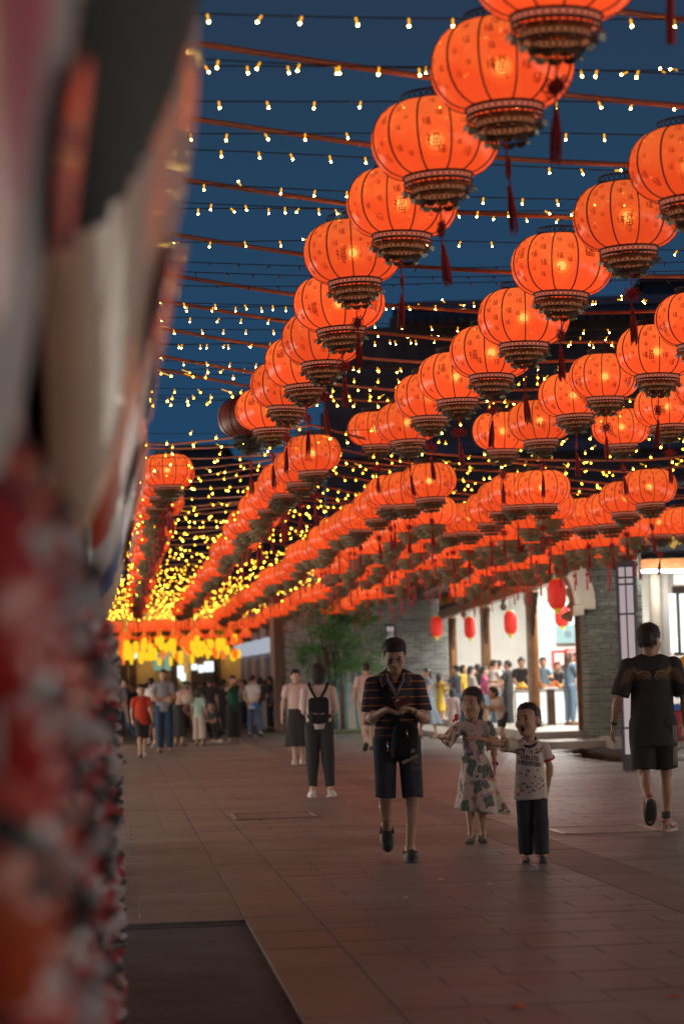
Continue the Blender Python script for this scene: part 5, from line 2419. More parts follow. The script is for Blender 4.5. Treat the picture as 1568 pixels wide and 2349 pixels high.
    # ---------------- shoes
    if shoes:
        for s_ in 'lr':
            F = SDF()
            an, to = J['an' + s_], J['to' + s_]
            d = an - J['kn' + s_]
            d /= np.linalg.norm(d)
            t = to - an
            ax = t - d * (t @ d)
            ax /= np.linalg.norm(ax)
            sole = d
            c = an + d * .045 * sb + ax * .06 * sb
            x = np.cross(ax, sole)
            R = np.stack([x, ax, sole], 1)
            F.ell(c + ax * .045 * sb - sole * .006 * sb, A(.049, .085, .040) * sb, .02, R=R)
            F.ell(c - ax * .065 * sb - sole * .012 * sb, A(.041, .060, .050) * sb, .03, R=R)
            F.box(c + sole * .024 * sb - ax * .008 * sb, A(.048, .134, .016) * sb, .014 * sb, .01, R=R)
            if shoes.get('hole', True):
                F.cap(an - d * .1, an - d * .008, .037 * sb, .037 * sb, .008, 's')
            o = mesh_part(F, min(vox, .010), 'shoe', shoes['mat'], root)
            if shoes.get('sole'):
                F = SDF()
                F.box(c + sole * .036 * sb - ax * .008 * sb, A(.050, .137, .010) * sb, .009 * sb, .006, R=R)
                mesh_part(F, min(vox, .010), 'sole', shoes['sole'], o)
    root['_'] = 0
    del root['_']
    return root, J, fr, hs, sb


def face_parts(root, fr, hs, gaze=0.0, open_mouth=False, closed=False):
    def wp(c):
        return fr[0] + fr[1] @ (np.array(c, np.float32) * hs)
    R = Matrix(fr[1].tolist())
    for s_ in (-1, 1):
        mb = MB()
        mb.ball((0, 0, 0), (.0125 * hs, .008 * hs, (.0035 if closed else .0058) * hs), 10, 6)
        e = mb.build('eye', M_EYEW if not closed else M_IRIS, root, Vector(wp((s_ * .033, -.0815, .003))))
        e.rotation_euler = R.to_euler()
        if not closed:
            mb = MB()
            mb.ball((0, 0, 0), (.0056 * hs, .004 * hs, .0056 * hs), 8, 5)
            i = mb.build('iris', M_IRIS, e, (gaze * .006 * hs, -.006 * hs, .0))
        mb = MB()
        mb.tube([wp((s_ * .016, -.0885, .0235)), wp((s_ * .034, -.0880, .0285)), wp((s_ * .052, -.076, .0235))], [.0028 * hs, .0034 * hs, .0018 * hs], 6)
        mb.build('eyebrow', M_HAIR, root)
    if open_mouth:
        mb = MB()
        mb.ball((0, 0, 0), (.021 * hs, .012 * hs, .026 * hs), 14, 9)
        o = mb.build('mouth', M_MOUTH, root, Vector(wp((0, -.072, -.074))))
        o.rotation_euler = R.to_euler()
    else:
        mb = MB()
        mb.tube([wp((-.022, -.0865, -.0655)), wp((-.010, -.0925, -.0625)), wp((.010, -.0925, -.0625)), wp((.022, -.0865, -.0655))], [.0015 * hs, .0036 * hs, .0036 * hs, .0015 * hs], 6)
        mb.tube([wp((-.019, -.0865, -.0700)), wp((0, -.0935, -.0745)), wp((.019, -.0865, -.0700))], [.0015 * hs, .0048 * hs, .0015 * hs], 6)
        mb.build('lips', M_LIP, root)


def bvh_of(o):
    me = o.data
    return BVHTree.FromPolygons([v.co.copy() for v in me.vertices], [tuple(p.vertices) for p in me.polygons])


def child(root, name):
    for c in root.children:
        if c.name.split('.')[0] == name:
            return c


def decal(bvh, x, z, fwd=1, off=.002):
    """the cloth surface at (x, z) seen from the front (fwd 1) or the back"""
    hit = bvh.ray_cast(Vector((x, -2 * fwd, z)), Vector((0, fwd, 0)))
    if hit[0] is None:
        return None
    return hit[0] + Vector((0, -off * fwd, 0))


def decal_poly(mb, bvh, pts, fwd=1, off=.002):
    q = [decal(bvh, x, z, fwd, off) for x, z in pts]
    if all(p is not None for p in q):
        mb.add(q, [tuple(range(len(q)))])


def stroke(mb, bvh, pts, w, fwd=1, off=.002):
    for (x0, z0), (x1, z1) in zip(pts[:-1], pts[1:]):
        L = math.hypot(x1 - x0, z1 - z0)
        if L < 1e-6:
            continue
        nx, nz = -(z1 - z0) / L * w, (x1 - x0) / L * w
        decal_poly(mb, bvh, [(x0 - nx, z0 - nz), (x1 - nx, z1 - nz), (x1 + nx, z1 + nz), (x0 + nx, z0 + nz)], fwd, off)


PIX = {'E': '111/100/110/100/111', 'N': '1001/1101/1011/1001/1001', 'D': '110/101/101/101/110', 'L': '100/100/100/100/111', 'S': '111/100/111/001/111',
       'I': '1/1/1/1/1', 'M': '10001/11011/10101/10001/10001', 'A': '111/101/111/101/101', 'G': '111/100/101/101/111', 'T': '111/010/010/010/010',
       'O': '111/101/101/101/111', 'F': '111/100/110/100/100', 'C': '111/100/100/100/111', '2': '111/001/111/100/111', '3': '111/001/111/001/111', '-': '00/00/11/00/00', '.': '0/0/0/0/1'}


def pixel_text(mb, bvh, text, x0, z0, px, pz, shear=0.0):
    """block lettering printed on cloth: left edge x0, top z0"""
    x = x0
    for ch in text:
        rows = PIX[ch].split('/')
        w = len(rows[0])
        for j, r in enumerate(rows):
            for i, b_ in enumerate(r):
                if b_ == '1':
                    a, c = x + i * px, z0 - j * pz - shear * (x + i * px - x0)
                    decal_poly(mb, bvh, [(a, c - pz), (a + px * 1.02, c - pz), (a + px * 1.02, c), (a, c)])
        x += (w + .6) * px
# ------------------------------------------------------------------ the four people in front
def stripe_mat(name, base, col, period, width, phase):
    m, n, l, b = nmat(name)
    b.inputs['Roughness'].default_value = .85
    b.inputs['Specular IOR Level'].default_value = .25
    t = n.new('ShaderNodeTexCoord')
    s = n.new('ShaderNodeSeparateXYZ')
    l.new(t.outputs['Object'], s.inputs[0])
    z = n.new('ShaderNodeTexNoise')
    z.inputs['Scale'].default_value = 5
    l.new(t.outputs['Object'], z.inputs['Vector'])
    ma = n.new('ShaderNodeMath')
    ma.operation = 'MULTIPLY_ADD'
    ma.inputs[1].default_value = .018
    l.new(z.outputs['Fac'], ma.inputs[0])
    l.new(s.outputs['Z'], ma.inputs[2])
    m2 = n.new('ShaderNodeMath')
    m2.operation = 'MULTIPLY_ADD'
    m2.inputs[1].default_value = 1 / period
    m2.inputs[2].default_value = phase
    l.new(ma.outputs[0], m2.inputs[0])
    f = n.new('ShaderNodeMath')
    f.operation = 'FRACT'
    l.new(m2.outputs[0], f.inputs[0])
    c = n.new('ShaderNodeMath')
    c.operation = 'LESS_THAN'
    c.inputs[1].default_value = width / period
    l.new(f.outputs[0], c.inputs[0])
    mx = n.new('ShaderNodeMix')
    mx.data_type = 'RGBA'
    mx.inputs[6].default_value = rgba(base)
    mx.inputs[7].default_value = rgba(col)
    l.new(c.outputs[0], mx.inputs[0])
    l.new(mx.outputs[2], b.inputs['Base Color'])
    return m


M_NAVY = cloth('navy cotton', (.055, .055, .072))
M_BLACKC = cloth('black cotton', (.07, .066, .066))
M_CLOG = mat('dark rubber clog', (.050, .045, .043), .6, var=.15)
M_CLOGS = mat('rubber sole', (.16, .13, .11), .7, var=.1)
M_GREYC = cloth('grey melange collar', (.20, .18, .165))
M_ORANGE = cloth('orange trim', (.42, .17, .05))

# --- the man with the phone
q = G(919, 1975)
man_pose = pose(shl=(-.170, .01, 1.382), shr=(.172, .01, 1.382), ell=(-.222, -.03, 1.105), elr=(.226, -.03, 1.10), wrl=(-.080, -.270, 1.185), wrr=(.115, -.270, 1.175),
                nk=(0, -.01, 1.455), hd=(.0, -.055, 1.598),
                hil=(-.094, 0, .93), hir=(.094, 0, .93), knl=(-.108, -.02, .50), anl=(-.100, .225, .265), tol=(-.098, .245, .10), knr=(.106, -.06, .50), anr=(.072, -.055, .09), tor=(.075, -.215, .028))
M_POLO = stripe_mat('navy polo with thin orange stripes', (.052, .050, .066), (.46, .175, .055), .0585, .0090, .32)
man, J, fr, hs, sb = person('man in a navy polo with thin orange stripes looking down at his phone', q, 1.74, 0.0, man_pose,
                            top=dict(kind='polo_shirt', mat=M_POLO, hem=.80, sleeve=.80, sw=.067, hw=.168, v=True, w=1.03, fold=.006),
                            bottom=dict(kind='shorts', mat=M_NAVY, end=1.02, r=(.094, .084, .07), fold=.005), hair='short',
                            vox=.009, hvox=.0065, hh=.235, hp=.42, girth=1.03, seed=1, skin=0,
                            hands=dict(l=dict(f=(.80, -.25, -.30), n=(.25, .15, .95), side=-1, curl=.55), r=dict(f=(-.78, -.32, .18), n=(-.2, .1, .95), side=1, curl=.75)))
face_parts(man, fr, hs, closed=True)
for s_, an, to, kn in (('l', J['anl'], J['tol'], J['knl']), ('r', J['anr'], J['tor'], J['knr'])):
    d = an - kn
    d /= np.linalg.norm(d)
    t = to - an
    ax = t - d * (t @ d)
    ax /= np.linalg.norm(ax)
    if s_ == 'l':                                  # raised foot: the sole is turned to the back
        d = A(0, .80, -.60)
        d = d / np.linalg.norm(d)
        ax = A(.02, -.60, -.80)
    else:
        d = A(0, 0, -1)
        ax = A(.07, -1, 0)
    ax = ax / np.linalg.norm(ax)
    x = np.cross(ax, d)
    R = np.stack([x, ax, d], 1)
    c = an + ax * .055 + d * .045
    F = SDF()
    F.ell(c + ax * .05 - d * .004, A(.055, .092, .050), .02, R=R)
    F.ell(c - ax * .06 + d * .006, A(.047, .064, .036), .03, R=R)
    F.ell(c + d * .024 + ax * .03, A(.058, .112, .024), .012, R=R)
    F.ell(c + d * .024 - ax * .06, A(.048, .082, .024), .02, R=R)
    F.cap(an - d * .10, an + d * .02, .040, .040, .01, 's')
    for i in range(3):
        for k in range(3):
            F.ell(c + ax * (.03 + .030 * i) + x * (.02 * (k - 1)) - d * (.052 - .006 * i), A(.006, .006, .012), .003, 's')
    o = mesh_part(F, .007, 'clog', M_CLOG, man)
    F = SDF()
    F.ell(c + d * .034 + ax * .03, A(.060, .114, .015), .006, R=R)
    F.ell(c + d * .034 - ax * .06, A(.049, .084, .015), .02, R=R)
    mesh_part(F, .008, 'sole', M_CLOGS, o)
    mb = MB()
    hl = an + d * .01 - ax * .058
    mb.tube([c + x * .052 - d * .02, hl + x * .03 - d * .01, hl - d * .01, hl - x * .03 - d * .01, c - x * .052 - d * .02], .008, 6)
    mb.build('strap', M_CLOG, o)
sh = child(man, 'polo_shirt')
bv = bvh_of(sh)
# collar: two flaps with an orange line, open over the grey placket
nk = J['nk']
for s_ in (-1, 1):
    mb = MB()
    pts = [(s_ * .058, .055, .050), (s_ * .083, .005, .036), (s_ * .086, -.055, -.002), (s_ * .056, -.112, -.062)]
    low = [(s_ * .070, .075, .000), (s_ * .108, .012, -.006), (s_ * .112, -.066, -.050), (s_ * .098, -.118, -.098)]
    P0 = [Vector(nk) + Vector(p) for p in pts]
    P1 = [Vector(nk) + Vector(p) for p in low]
    vs = P0 + P1 + [p + Vector((s_ * .006, -.006, -.002)) for p in P0 + P1]
    fs = []
    for i in range(3):
        fs += [(i, i + 1, 5 + i, 4 + i), (8 + i, 12 + i, 13 + i, 9 + i), (i, 8 + i, 9 + i, i + 1), (4 + i, 5 + i, 13 + i, 12 + i)]
    fs += [(0, 4, 12, 8), (3, 11, 15, 7)]
    mb.add(vs, fs)
    cl = mb.build('collar', M_NAVY, sh)
    mb = MB()
    e0 = [P1[i].lerp(P0[i], .14) + Vector((s_ * .009, -.010, 0)) for i in range(4)]
    mb.tube(e0, .0042, 5)
    mb.build('collar_line', M_ORANGE, cl)
    mb = MB()
    mb.tube([Vector(nk) + Vector((s_ * .064, -.075, .01)), Vector(nk) + Vector((s_ * .058, -.108, -.05)), Vector(nk) + Vector((s_ * .022, -.128, -.115)), Vector(nk) + Vector((s_ * .004, -.135, -.165))], [.008, .011, .012, .006], 6)
    mb.build('placket', M_GREYC, sh)
# glasses
def wp(c):
    return Vector(fr[0] + fr[1] @ (np.array(c, np.float32) * hs))


M_METAL = mat('thin metal', (.5, .48, .46), .2, 1.0, var=0)
mb = MB()
for s_ in (-1, 1):
    ring = [(s_ * .034 + .026 * math.cos(a) * (1 + .1 * abs(math.cos(a))), -.098, -.002 + .018 * math.sin(a)) for a in [2 * math.pi * i / 16 for i in range(17)]]
    mb.tube([wp(p) for p in ring], .0016, 5, False)
    mb.tube([wp((s_ * .061, -.096, .004)), wp((s_ * .082, -.06, .006)), wp((s_ * .083, .012, .004))], .0018, 5)
mb.tube([wp((-.009, -.099, .002)), wp((0, -.103, .005)), wp((.009, -.099, .002))], .0016, 5)
gl = mb.build('glasses', M_METAL, man)
m, n, l, b = nmat('lens glass')
b.inputs['Transmission Weight'].default_value = 1.0
b.inputs['Roughness'].default_value = .02
b.inputs['IOR'].default_value = 1.05
b.inputs['Base Color'].default_value = (.95, .96, .97, 1)
for s_ in (-1, 1):
    mb = MB()
    ring = [wp((s_ * .034 + .026 * math.cos(a), -.0985, -.002 + .0175 * math.sin(a))) for a in [2 * math.pi * i / 16 for i in range(16)]]
    ring2 = [p + Vector((0, .002, 0)) for p in ring]
    mb.add(ring + ring2, [tuple(range(16))[::-1], tuple(range(16, 32))] + [(i, (i + 1) % 16, 16 + (i + 1) % 16, 16 + i) for i in range(16)])
    mb.build('lens', m, gl)
# watch on the wrist at the right of the picture
wr, el = Vector(J['wrr']), Vector(J['elr'])
dv = (wr - el).normalized()
c = wr - dv * .025
mb = MB()
mb.tube([c - dv * .013, c + dv * .013], .0315, 14, False)
wt = mb.build('watch', mat('black strap', (.03, .028, .03), .5, var=0), man)
mb = MB()
R3 = dv.to_track_quat('X', 'Z').to_matrix()
mb.box(c + Vector((.0, -.022, .022)), (.036, .036, .012), 0, R3 @ Matrix.Rotation(.75, 3, 'X'))
mb.build('watch_case', mat('watch glass', (.025, .025, .03), .15, var=0), wt)
# text on the shorts
bv2 = bvh_of(child(man, 'shorts'))
mb = MB()
pixel_text(mb, bv2, 'AE.', .105, .795, .0088, .0095)
pixel_text(mb, bv2, 'CN-23', .100, .735, .0058, .0075)
mb.build('print', cloth('grey print', (.15, .13, .135)), child(man, 'shorts'))
mb = MB()
decal_poly(mb, bv2, [(-.165, .475), (.0, .472), (.0, .480), (-.165, .483)], 1, .003)
# phone
ph = thing('phone', 'dark reddish phone held by the man in both hands', 'phone', q + Vector((.045, -.345, 1.225)))
R3 = Matrix.Rotation(.55, 3, 'Y') @ Matrix.Rotation(-.75, 3, 'X')
mb = MB()
mb.box((0, 0, 0), (.125, .009, .068), 0, Matrix.Rotation(-.42, 3, 'Y') @ Matrix.Rotation(-.9, 3, 'X'))
mb.build('case', mat('dark red case', (.09, .022, .018), .4, var=.1), ph)
mb = MB()
mb.box((0, .0062, .0045), (.113, .003, .060), 0, Matrix.Rotation(-.42, 3, 'Y') @ Matrix.Rotation(-.9, 3, 'X'))
mb.build('screen', emat('phone screen', (.8, .9, 1.0), .5), ph)
# crossbody bag
bag = thing('crossbody_bag', 'black crossbody bag with a beige corner hanging before the striped polo', 'bag', q)
F = SDF()
Rb = rotm(0, -.05, .16)
bc = A(.050, -.185, .915)
F.ell(bc, A(.098, .048, .160), .02, R=Rb)
F.box(bc, A(.084, .034, .135), .035, .03, R=Rb)
F.box(bc + A(-.01, -.040, -.04), A(.066, .018, .075), .015, .015, R=Rb)
M_BAG = cloth('black nylon', (.018, .017, .019), .9)
v, qd = F.mesh(.010)
link('pouch', npmesh('pouch', folds(v, qd, .006, 30, 4), qd, M_BAG), bag)
mb = MB()
a0 = [decal(bv, -.115 + .12 * i / 9, 1.40 - .36 * i / 9, 1, .006) for i in range(10)]
a0 = [p for p in a0 if p]
vs = []
for p in a0:
    vs += [p + Vector((-.030, 0, -.01)), p + Vector((.030, 0, .01)), p + Vector((-.030, -.006, -.01)), p + Vector((.030, -.006, .01))]
fs = []
for i in range(len(a0) - 1):
    k = 4 * i
    fs += [(k + 2, k + 3, k + 7, k + 6), (k, k + 4, k + 5, k + 1), (k, k + 2, k + 6, k + 4), (k + 1, k + 5, k + 7, k + 3)]
mb.add(vs, fs)
mb.build('strap', M_BAG, bag)
mb = MB()
mb.box(Vector(bc) + Vector((.040, -.034, -.128)), (.135, .020, .024), 0, Matrix.Rotation(-.42, 3, 'Y'))
mb.build('beige_trim', cloth('beige trim', (.36, .29, .22)), bag)
mb = MB()
mb.box(Vector(bc) + Vector((.062, -.044, -.065)), (.036, .010, .026), 0, Matrix.Rotation(-.35, 3, 'Y'))
mb.build('label_patch', cloth('cream patch', (.30, .26, .22)), bag)
mb = MB()
mb.tube([Vector(bc) + Vector((.02, -.070, .10)), Vector(bc) + Vector((.025, -.075, .04))], .006, 5)
mb.tube([Vector(bc) + Vector((-.13, -.060, .02)), Vector(bc) + Vector((-.125, -.062, -.07))], .007, 5)
mb.build('zip_pull', M_METAL, bag)

# --- the girl in the leaf dress
def floral():
    m, n, l, b = nmat('cream dress with green leaves')
    b.inputs['Roughness'].default_value = .8
    b.inputs['Specular IOR Level'].default_value = .25
    t = n.new('ShaderNodeTexCoord')
    w = n.new('ShaderNodeTexNoise')
    w.inputs['Scale'].default_value = 11
    w.inputs['Detail'].default_value = 1
    l.new(t.outputs['Object'], w.inputs['Vector'])
    ad = n.new('ShaderNodeMix')
    ad.data_type = 'RGBA'
    ad.blend_type = 'LINEAR_LIGHT'
    ad.inputs[0].default_value = .085
    l.new(t.outputs['Object'], ad.inputs[6])
    l.new(w.outputs['Color'], ad.inputs[7])

    def blobs(scale, rnd_, thr, col, prev, veins=False):
        mp = n.new('ShaderNodeMapping')
        mp.inputs['Location'].default_value = (rnd_, rnd_ * 2.1, rnd_ * .7)
        mp.inputs['Scale'].default_value = (1.35, .9, .85)
        mp.inputs['Rotation'].default_value = (0, .5, 0)
        l.new(ad.outputs[2], mp.inputs[0])
        v = n.new('ShaderNodeTexVoronoi')
        v.inputs['Scale'].default_value = scale
        v.inputs['Randomness'].default_value = .75
        l.new(mp.outputs[0], v.inputs['Vector'])
        c = n.new('ShaderNodeMath')
        c.operation = 'LESS_THAN'
        c.inputs[1].default_value = thr
        l.new(v.outputs['Distance'], c.inputs[0])
        fac = c.outputs[0]
        if veins:
            wv = n.new('ShaderNodeTexWave')
            wv.inputs['Scale'].default_value = 30
            wv.inputs['Distortion'].default_value = 2.5
            l.new(t.outputs['Object'], wv.inputs['Vector'])
            c2 = n.new('ShaderNodeMath')
            c2.operation = 'GREATER_THAN'
            c2.inputs[1].default_value = .10
            l.new(wv.outputs['Fac'], c2.inputs[0])
            mm = n.new('ShaderNodeMath')
            mm.operation = 'MULTIPLY'
            l.new(c.outputs[0], mm.inputs[0])
            l.new(c2.outputs[0], mm.inputs[1])
            fac = mm.outputs[0]
        mx = n.new('ShaderNodeMix')
        mx.data_type = 'RGBA'
        if isinstance(prev, tuple):
            mx.inputs[6].default_value = rgba(prev)
        else:
            l.new(prev, mx.inputs[6])
        mx.inputs[7].default_value = rgba(col)
        l.new(fac, mx.inputs[0])
        return mx.outputs[2]
    c = blobs(8.5, 3.3, .30, (.33, .24, .34), (.56, .45, .39))
    c = blobs(9.5, 9.1, .24, (.46, .20, .15), c)
    c = blobs(7.0, 1.7, .385, (.038, .105, .088), c, True)
    l.new(c, b.inputs['Base Color'])
    return m


M_FLOR = floral()
q = G(1093, 1934)
gp = pose(shl=(-.155, 0, 1.37), shr=(.165, 0, 1.37), ell=(-.315, -.06, 1.20), wrl=(-.245, -.20, 1.29), elr=(.235, .03, 1.115), wrr=(.245, -.04, .90),
          nk=(0, 0, 1.42), hd=(0, -.012, 1.60), knl=(-.07, -.04, .50), anl=(-.062, -.03, .085), tol=(-.075, -.17, .03), knr=(.07, .0, .50), anr=(.070, .08, .09), tor=(.085, -.06, .03))
girl, J, fr, hs, sb = person('girl with a ponytail in a cream dress with green leaves, eating a snack', q, 1.335, -.12, gp,
                             top=dict(kind='dress_top', mat=M_FLOR, hem=.96, sleeve=.84, sw=.084, hw=.132, w=.92, fold=.012),
                             bottom=dict(kind='dress_skirt', mat=M_FLOR, hem=.36, r=(.145, .300), waist=1.02, folds=(6, .15), off=(.035, .05), slant=-.14, fold=.014),
                             hair='pony', vox=.008, hvox=.0062, hh=.240, hy=-.34, hr=.03, seed=2, skin=0,
                             hands=dict(l=dict(f=(.35, -.1, .9), n=(.9, -.3, -.2), side=-1, curl=1.0), r=dict(f=(.0, -.12, -1), n=(-1, .1, 0), side=1, curl=.6)))
face_parts(girl, fr, hs, gaze=-.5)
M_SAND = mat('mint sandal', (.16, .26, .24), .6, var=.1)
for s_ in 'lr':
    an = J['an' + s_]
    mb = MB()
    mb.cbox((an[0] + (-.008 if s_ == 'l' else .008), an[1] - .05, .016), (.066, .20, .030), .008)
    o = mb.build('sandal', M_CLOGS, girl)
    mb = MB()
    for dy, hz in ((-.045, .055), (-.105, .040)):
        mb.tube([(an[0] - .036, an[1] + dy, .02), (an[0] - .02, an[1] + dy, hz), (an[0] + .02, an[1] + dy, hz), (an[0] + .038, an[1] + dy, .02)], .009, 6)
    mb.tube([(an[0] - .03, an[1] - .03, .05), (an[0] - .034, an[1] + .01, .075), (an[0], an[1] + .045, .08), (an[0] + .034, an[1] + .01, .075), (an[0] + .03, an[1] - .03, .05)], .008, 6)
    mb.build('strap', M_SAND, o)
# waistband, frills, watch, snack
mb = MB()
mb.smooth = True
w0 = .146 * sb
mb.lathe([(w0 * .98, -.016), (w0 * 1.035, -.008), (w0 * 1.035, .012), (w0 * .98, .02)], 40, (0, 0, 1.0 * sb), flute=lambda t, i: 1 + .02 * math.sin(t * 24))
o = mb.build('waistband', M_FLOR, girl)
o.scale = (1, .80, 1)
for s_ in 'lr':
    a = Vector(J['el' + s_])
    d = (a - Vector(J['sh' + s_])).normalized()
    c = Vector(J['sh' + s_]).lerp(a, .84)
    R3 = d.to_track_quat('Z', 'X').to_matrix()
    mb = MB()
    ring0 = [R3 @ Vector((.060 * math.cos(t), .060 * math.sin(t), 0)) + c for t in [2 * math.pi * i / 30 for i in range(30)]]
    ring1 = [R3 @ Vector(((.072 + .010 * math.sin(5 * t)) * math.cos(t), (.072 + .010 * math.sin(5 * t)) * math.sin(t), .042 + .008 * math.sin(9 * t))) + c for t in [2 * math.pi * i / 30 for i in range(30)]]
    mb.smooth = True
    mb.add(ring0 + ring1, [(i, (i + 1) % 30, 30 + (i + 1) % 30, 30 + i) for i in range(30)])
    mb.build('frill', M_FLOR, child(girl, 'dress_top'))
wr, el = Vector(J['wrr']), Vector(J['elr'])
dv = (wr - el).normalized()
mb = MB()
mb.tube([wr - dv * .03, wr - dv * .008], .0235, 12, False)
wt = mb.build('watch', mat('pink strap', (.42, .14, .13), .6, var=0), girl)
mb = MB()
mb.ball(tuple(wr - dv * .02 + Vector((.022, -.008, 0))), (.010, .018, .018), 10, 6)
mb.build('watch_case', mat('purple case', (.10, .03, .05), .4, var=0), wt)
t = thing('snack', 'orange snack on a stick held at the mouth side by the girl', 'snack', q + Vector((-.165, -.20, 1.04)))
mb = MB()
mb.tube([(-.015, 0, -.05), (.02, 0, .03)], .004, 5)
mb.build('stick', M_PAPER, t)
mb = MB()
mb.ball((.02, 0, .03), (.022, .02, .034), 10, 7)
mb.ball((-.004, .004, .004), (.016, .015, .015), 8, 5)
mb.build('morsel', M_FOODS[1], t)

# --- the boy pointing
M_TEE = cloth('cream tee', (.60, .49, .43))
q = G(1223, 1978)
bp_ = pose(shl=(-.170, -.03, 1.36), shr=(.170, .02, 1.345), ell=(-.375, -.17, 1.40), wrl=(-.60, -.28, 1.475), elr=(.225, .09, 1.10), wrr=(.20, .17, .88),
           nk=(.0, -.01, 1.40), hd=(-.01, -.03, 1.60), knl=(-.085, .0, .47), anl=(-.080, .06, .085), tol=(-.09, -.09, .03), knr=(.095, -.06, .47), anr=(.105, -.06, .085), tor=(.115, -.21, .03))
boy, J, fr, hs, sb = person('shouting boy in a cream ENDLESS IMAGINATION tee pointing with his arm', q, 1.21, -.10, bp_,
                            top=dict(kind='tee_shirt', mat=M_TEE, hem=.735, sleeve=.60, sw=.080, hw=.200, w=1.0, fold=.010, flat=.78),
                            bottom=dict(kind='trousers', mat=cloth('dark trousers', (.046, .046, .054)), end=1.97, r=(.094, .090, .086), fold=.006), hair='crew',
                            shoes=dict(mat=mat('dark shoe', (.05, .045, .045), .6), sole=M_CLOGS, hole=False),
                            vox=.008, hvox=.0062, hh=.236, hy=-.48, hp=-.10, hr=-.06, seed=3, skin=0, open_mouth=True,
                            hands=dict(l=dict(f=(-.93, -.3, .10), n=(-.1, .3, -.9), side=1, curl=.4, point=True)))
face_parts(boy, fr, hs, open_mouth=True, closed=True)
sh = child(boy, 'tee_shirt')
bv = bvh_of(sh)
mb = MB()
pixel_text(mb, bv, 'ENDLESS', -.068, .812, .0053, .0068, .16)
pixel_text(mb, bv, 'IMAGINATION', -.092, .772, .0047, .0068, .15)
mb.build('lettering', cloth('dark print', (.055, .055, .075)), sh)
cols = [('blue print', (.05, .085, .20)), ('red print', (.42, .10, .085)), ('yellow print', (.48, .28, .10)), ('green print', (.07, .14, .12))]
for ci, (nm, cc) in enumerate(cols):
    mb = MB()
    r2 = random.Random(40 + ci)
    for k in range(17):
        x, z = r2.uniform(-.105, .095), r2.choice((r2.uniform(.815, .855), r2.uniform(.52, .70), r2.uniform(.52, .675), r2.uniform(.50, .60)))
        a, L, w = r2.uniform(0, 3.1), r2.choice((.006, .008, .014)), .0052
        ca, sa = math.cos(a), math.sin(a)
        decal_poly(mb, bv, [(x + i * L * ca - j * w * sa, z + i * L * sa + j * w * ca) for i, j in ((-1, -1), (1, -1), (1, 1), (-1, 1))])
    mb.build('confetti_print', cloth(nm, cc), sh)
nk = J['nk']
mb = MB()
mb.smooth = True
pts = []
for i in range(25):
    a = 2 * math.pi * i / 24
    pts.append(Vector(nk) + Vector((.066 * sb / .78 * math.cos(a), -.012 + .058 * math.sin(a), .012 + .030 * math.sin(a) - (.0 if math.sin(a) > 0 else .012))))
mb.tube(pts, .0115, 7, False)
mb.build('neck_band', cloth('navy rib', (.04, .042, .055)), sh)
for s_, cc in (('l', ('yellow rib', (.50, .27, .06))), ('r', ('red rib', (.40, .05, .045)))):
    a, e_ = Vector(J['sh' + s_]), Vector(J['el' + s_])
    d = (e_ - a).normalized()
    c = a + (e_ - a) * .60
    mb = MB()
    mb.tube([c - d * .012, c + d * .004], .0575, 18, False)
    mb.build('sleeve_band', cloth(*cc), sh)

# --- the man in black seen from behind
q = G(1506, 1908)
mp_ = pose(shl=(-.200, 0, 1.435), shr=(.200, 0, 1.435), ell=(-.285, .02, 1.13), wrl=(-.285, -.09, .915), elr=(.295, .03, 1.14), wrr=(.335, -.06, .93),
           knl=(-.105, -.05, .50), anl=(-.085, -.03, .088), tol=(-.11, -.18, .03), knr=(.095, -.01, .50), anr=(.085, .23, .27), tor=(.085, .235, .11), nk=(0, .01, 1.485), hd=(-.0, -.015, 1.645))
M_BTEE = cloth('black tee', (.040, .038, .040))
man2, J, fr, hs, sb = person('broad man in black seen from behind with gold wings printed on his tee', q, 1.81, math.pi, mp_,
                             top=dict(kind='tee_shirt', mat=M_BTEE, hem=.74, sleeve=.86, sw=.080, hw=.176, w=1.06, fold=.008),
                             bottom=dict(kind='shorts', mat=cloth('black shorts', (.036, .035, .037)), end=.90, r=(.110, .106, .07), fold=.006), hair='short',
                             vox=.009, hvox=.007, hh=.258, hy=-.75, hp=.05, girth=1.08, seed=4, skin=2)
sh = child(man2, 'tee_shirt')
bv = bvh_of(sh)
mb = MB()
for s_ in (-1, 1):
    r2 = random.Random(5)
    arm = [(s_ * .018, 1.355), (s_ * .035, 1.405), (s_ * .085, 1.412), (s_ * .135, 1.392), (s_ * .165, 1.455)]
    stroke(mb, bv, arm, .0055, -1, .003)
    stroke(mb, bv, [(s_ * .022, 1.33), (s_ * .05, 1.372), (s_ * .10, 1.378)], .003, -1, .003)
    for k in range(26):
        f = k / 25
        x0, z0 = s_ * (.03 + .20 * f), 1.395 + .045 * math.sin(f * 2.2)
        L = .045 + .105 * f + r2.uniform(-.012, .012)
        stroke(mb, bv, [(x0, z0), (x0 + s_ * (.012 + .02 * f), z0 - L * .5), (x0 + s_ * (.012 + .045 * f), z0 - L)], .0014, -1, .003)
    for k in range(9):
        f = k / 8
        stroke(mb, bv, [(s_ * (.11 + .05 * f), 1.39 + .02 * f), (s_ * (.15 + .05 * f), 1.425 + .015 * math.sin(k))], .0013, -1, .003)
mb.build('wing_print', cloth('dull gold print', (.30, .20, .10)), sh)
bs = child(man2, 'shorts')
bv = bvh_of(bs)
mb = MB()
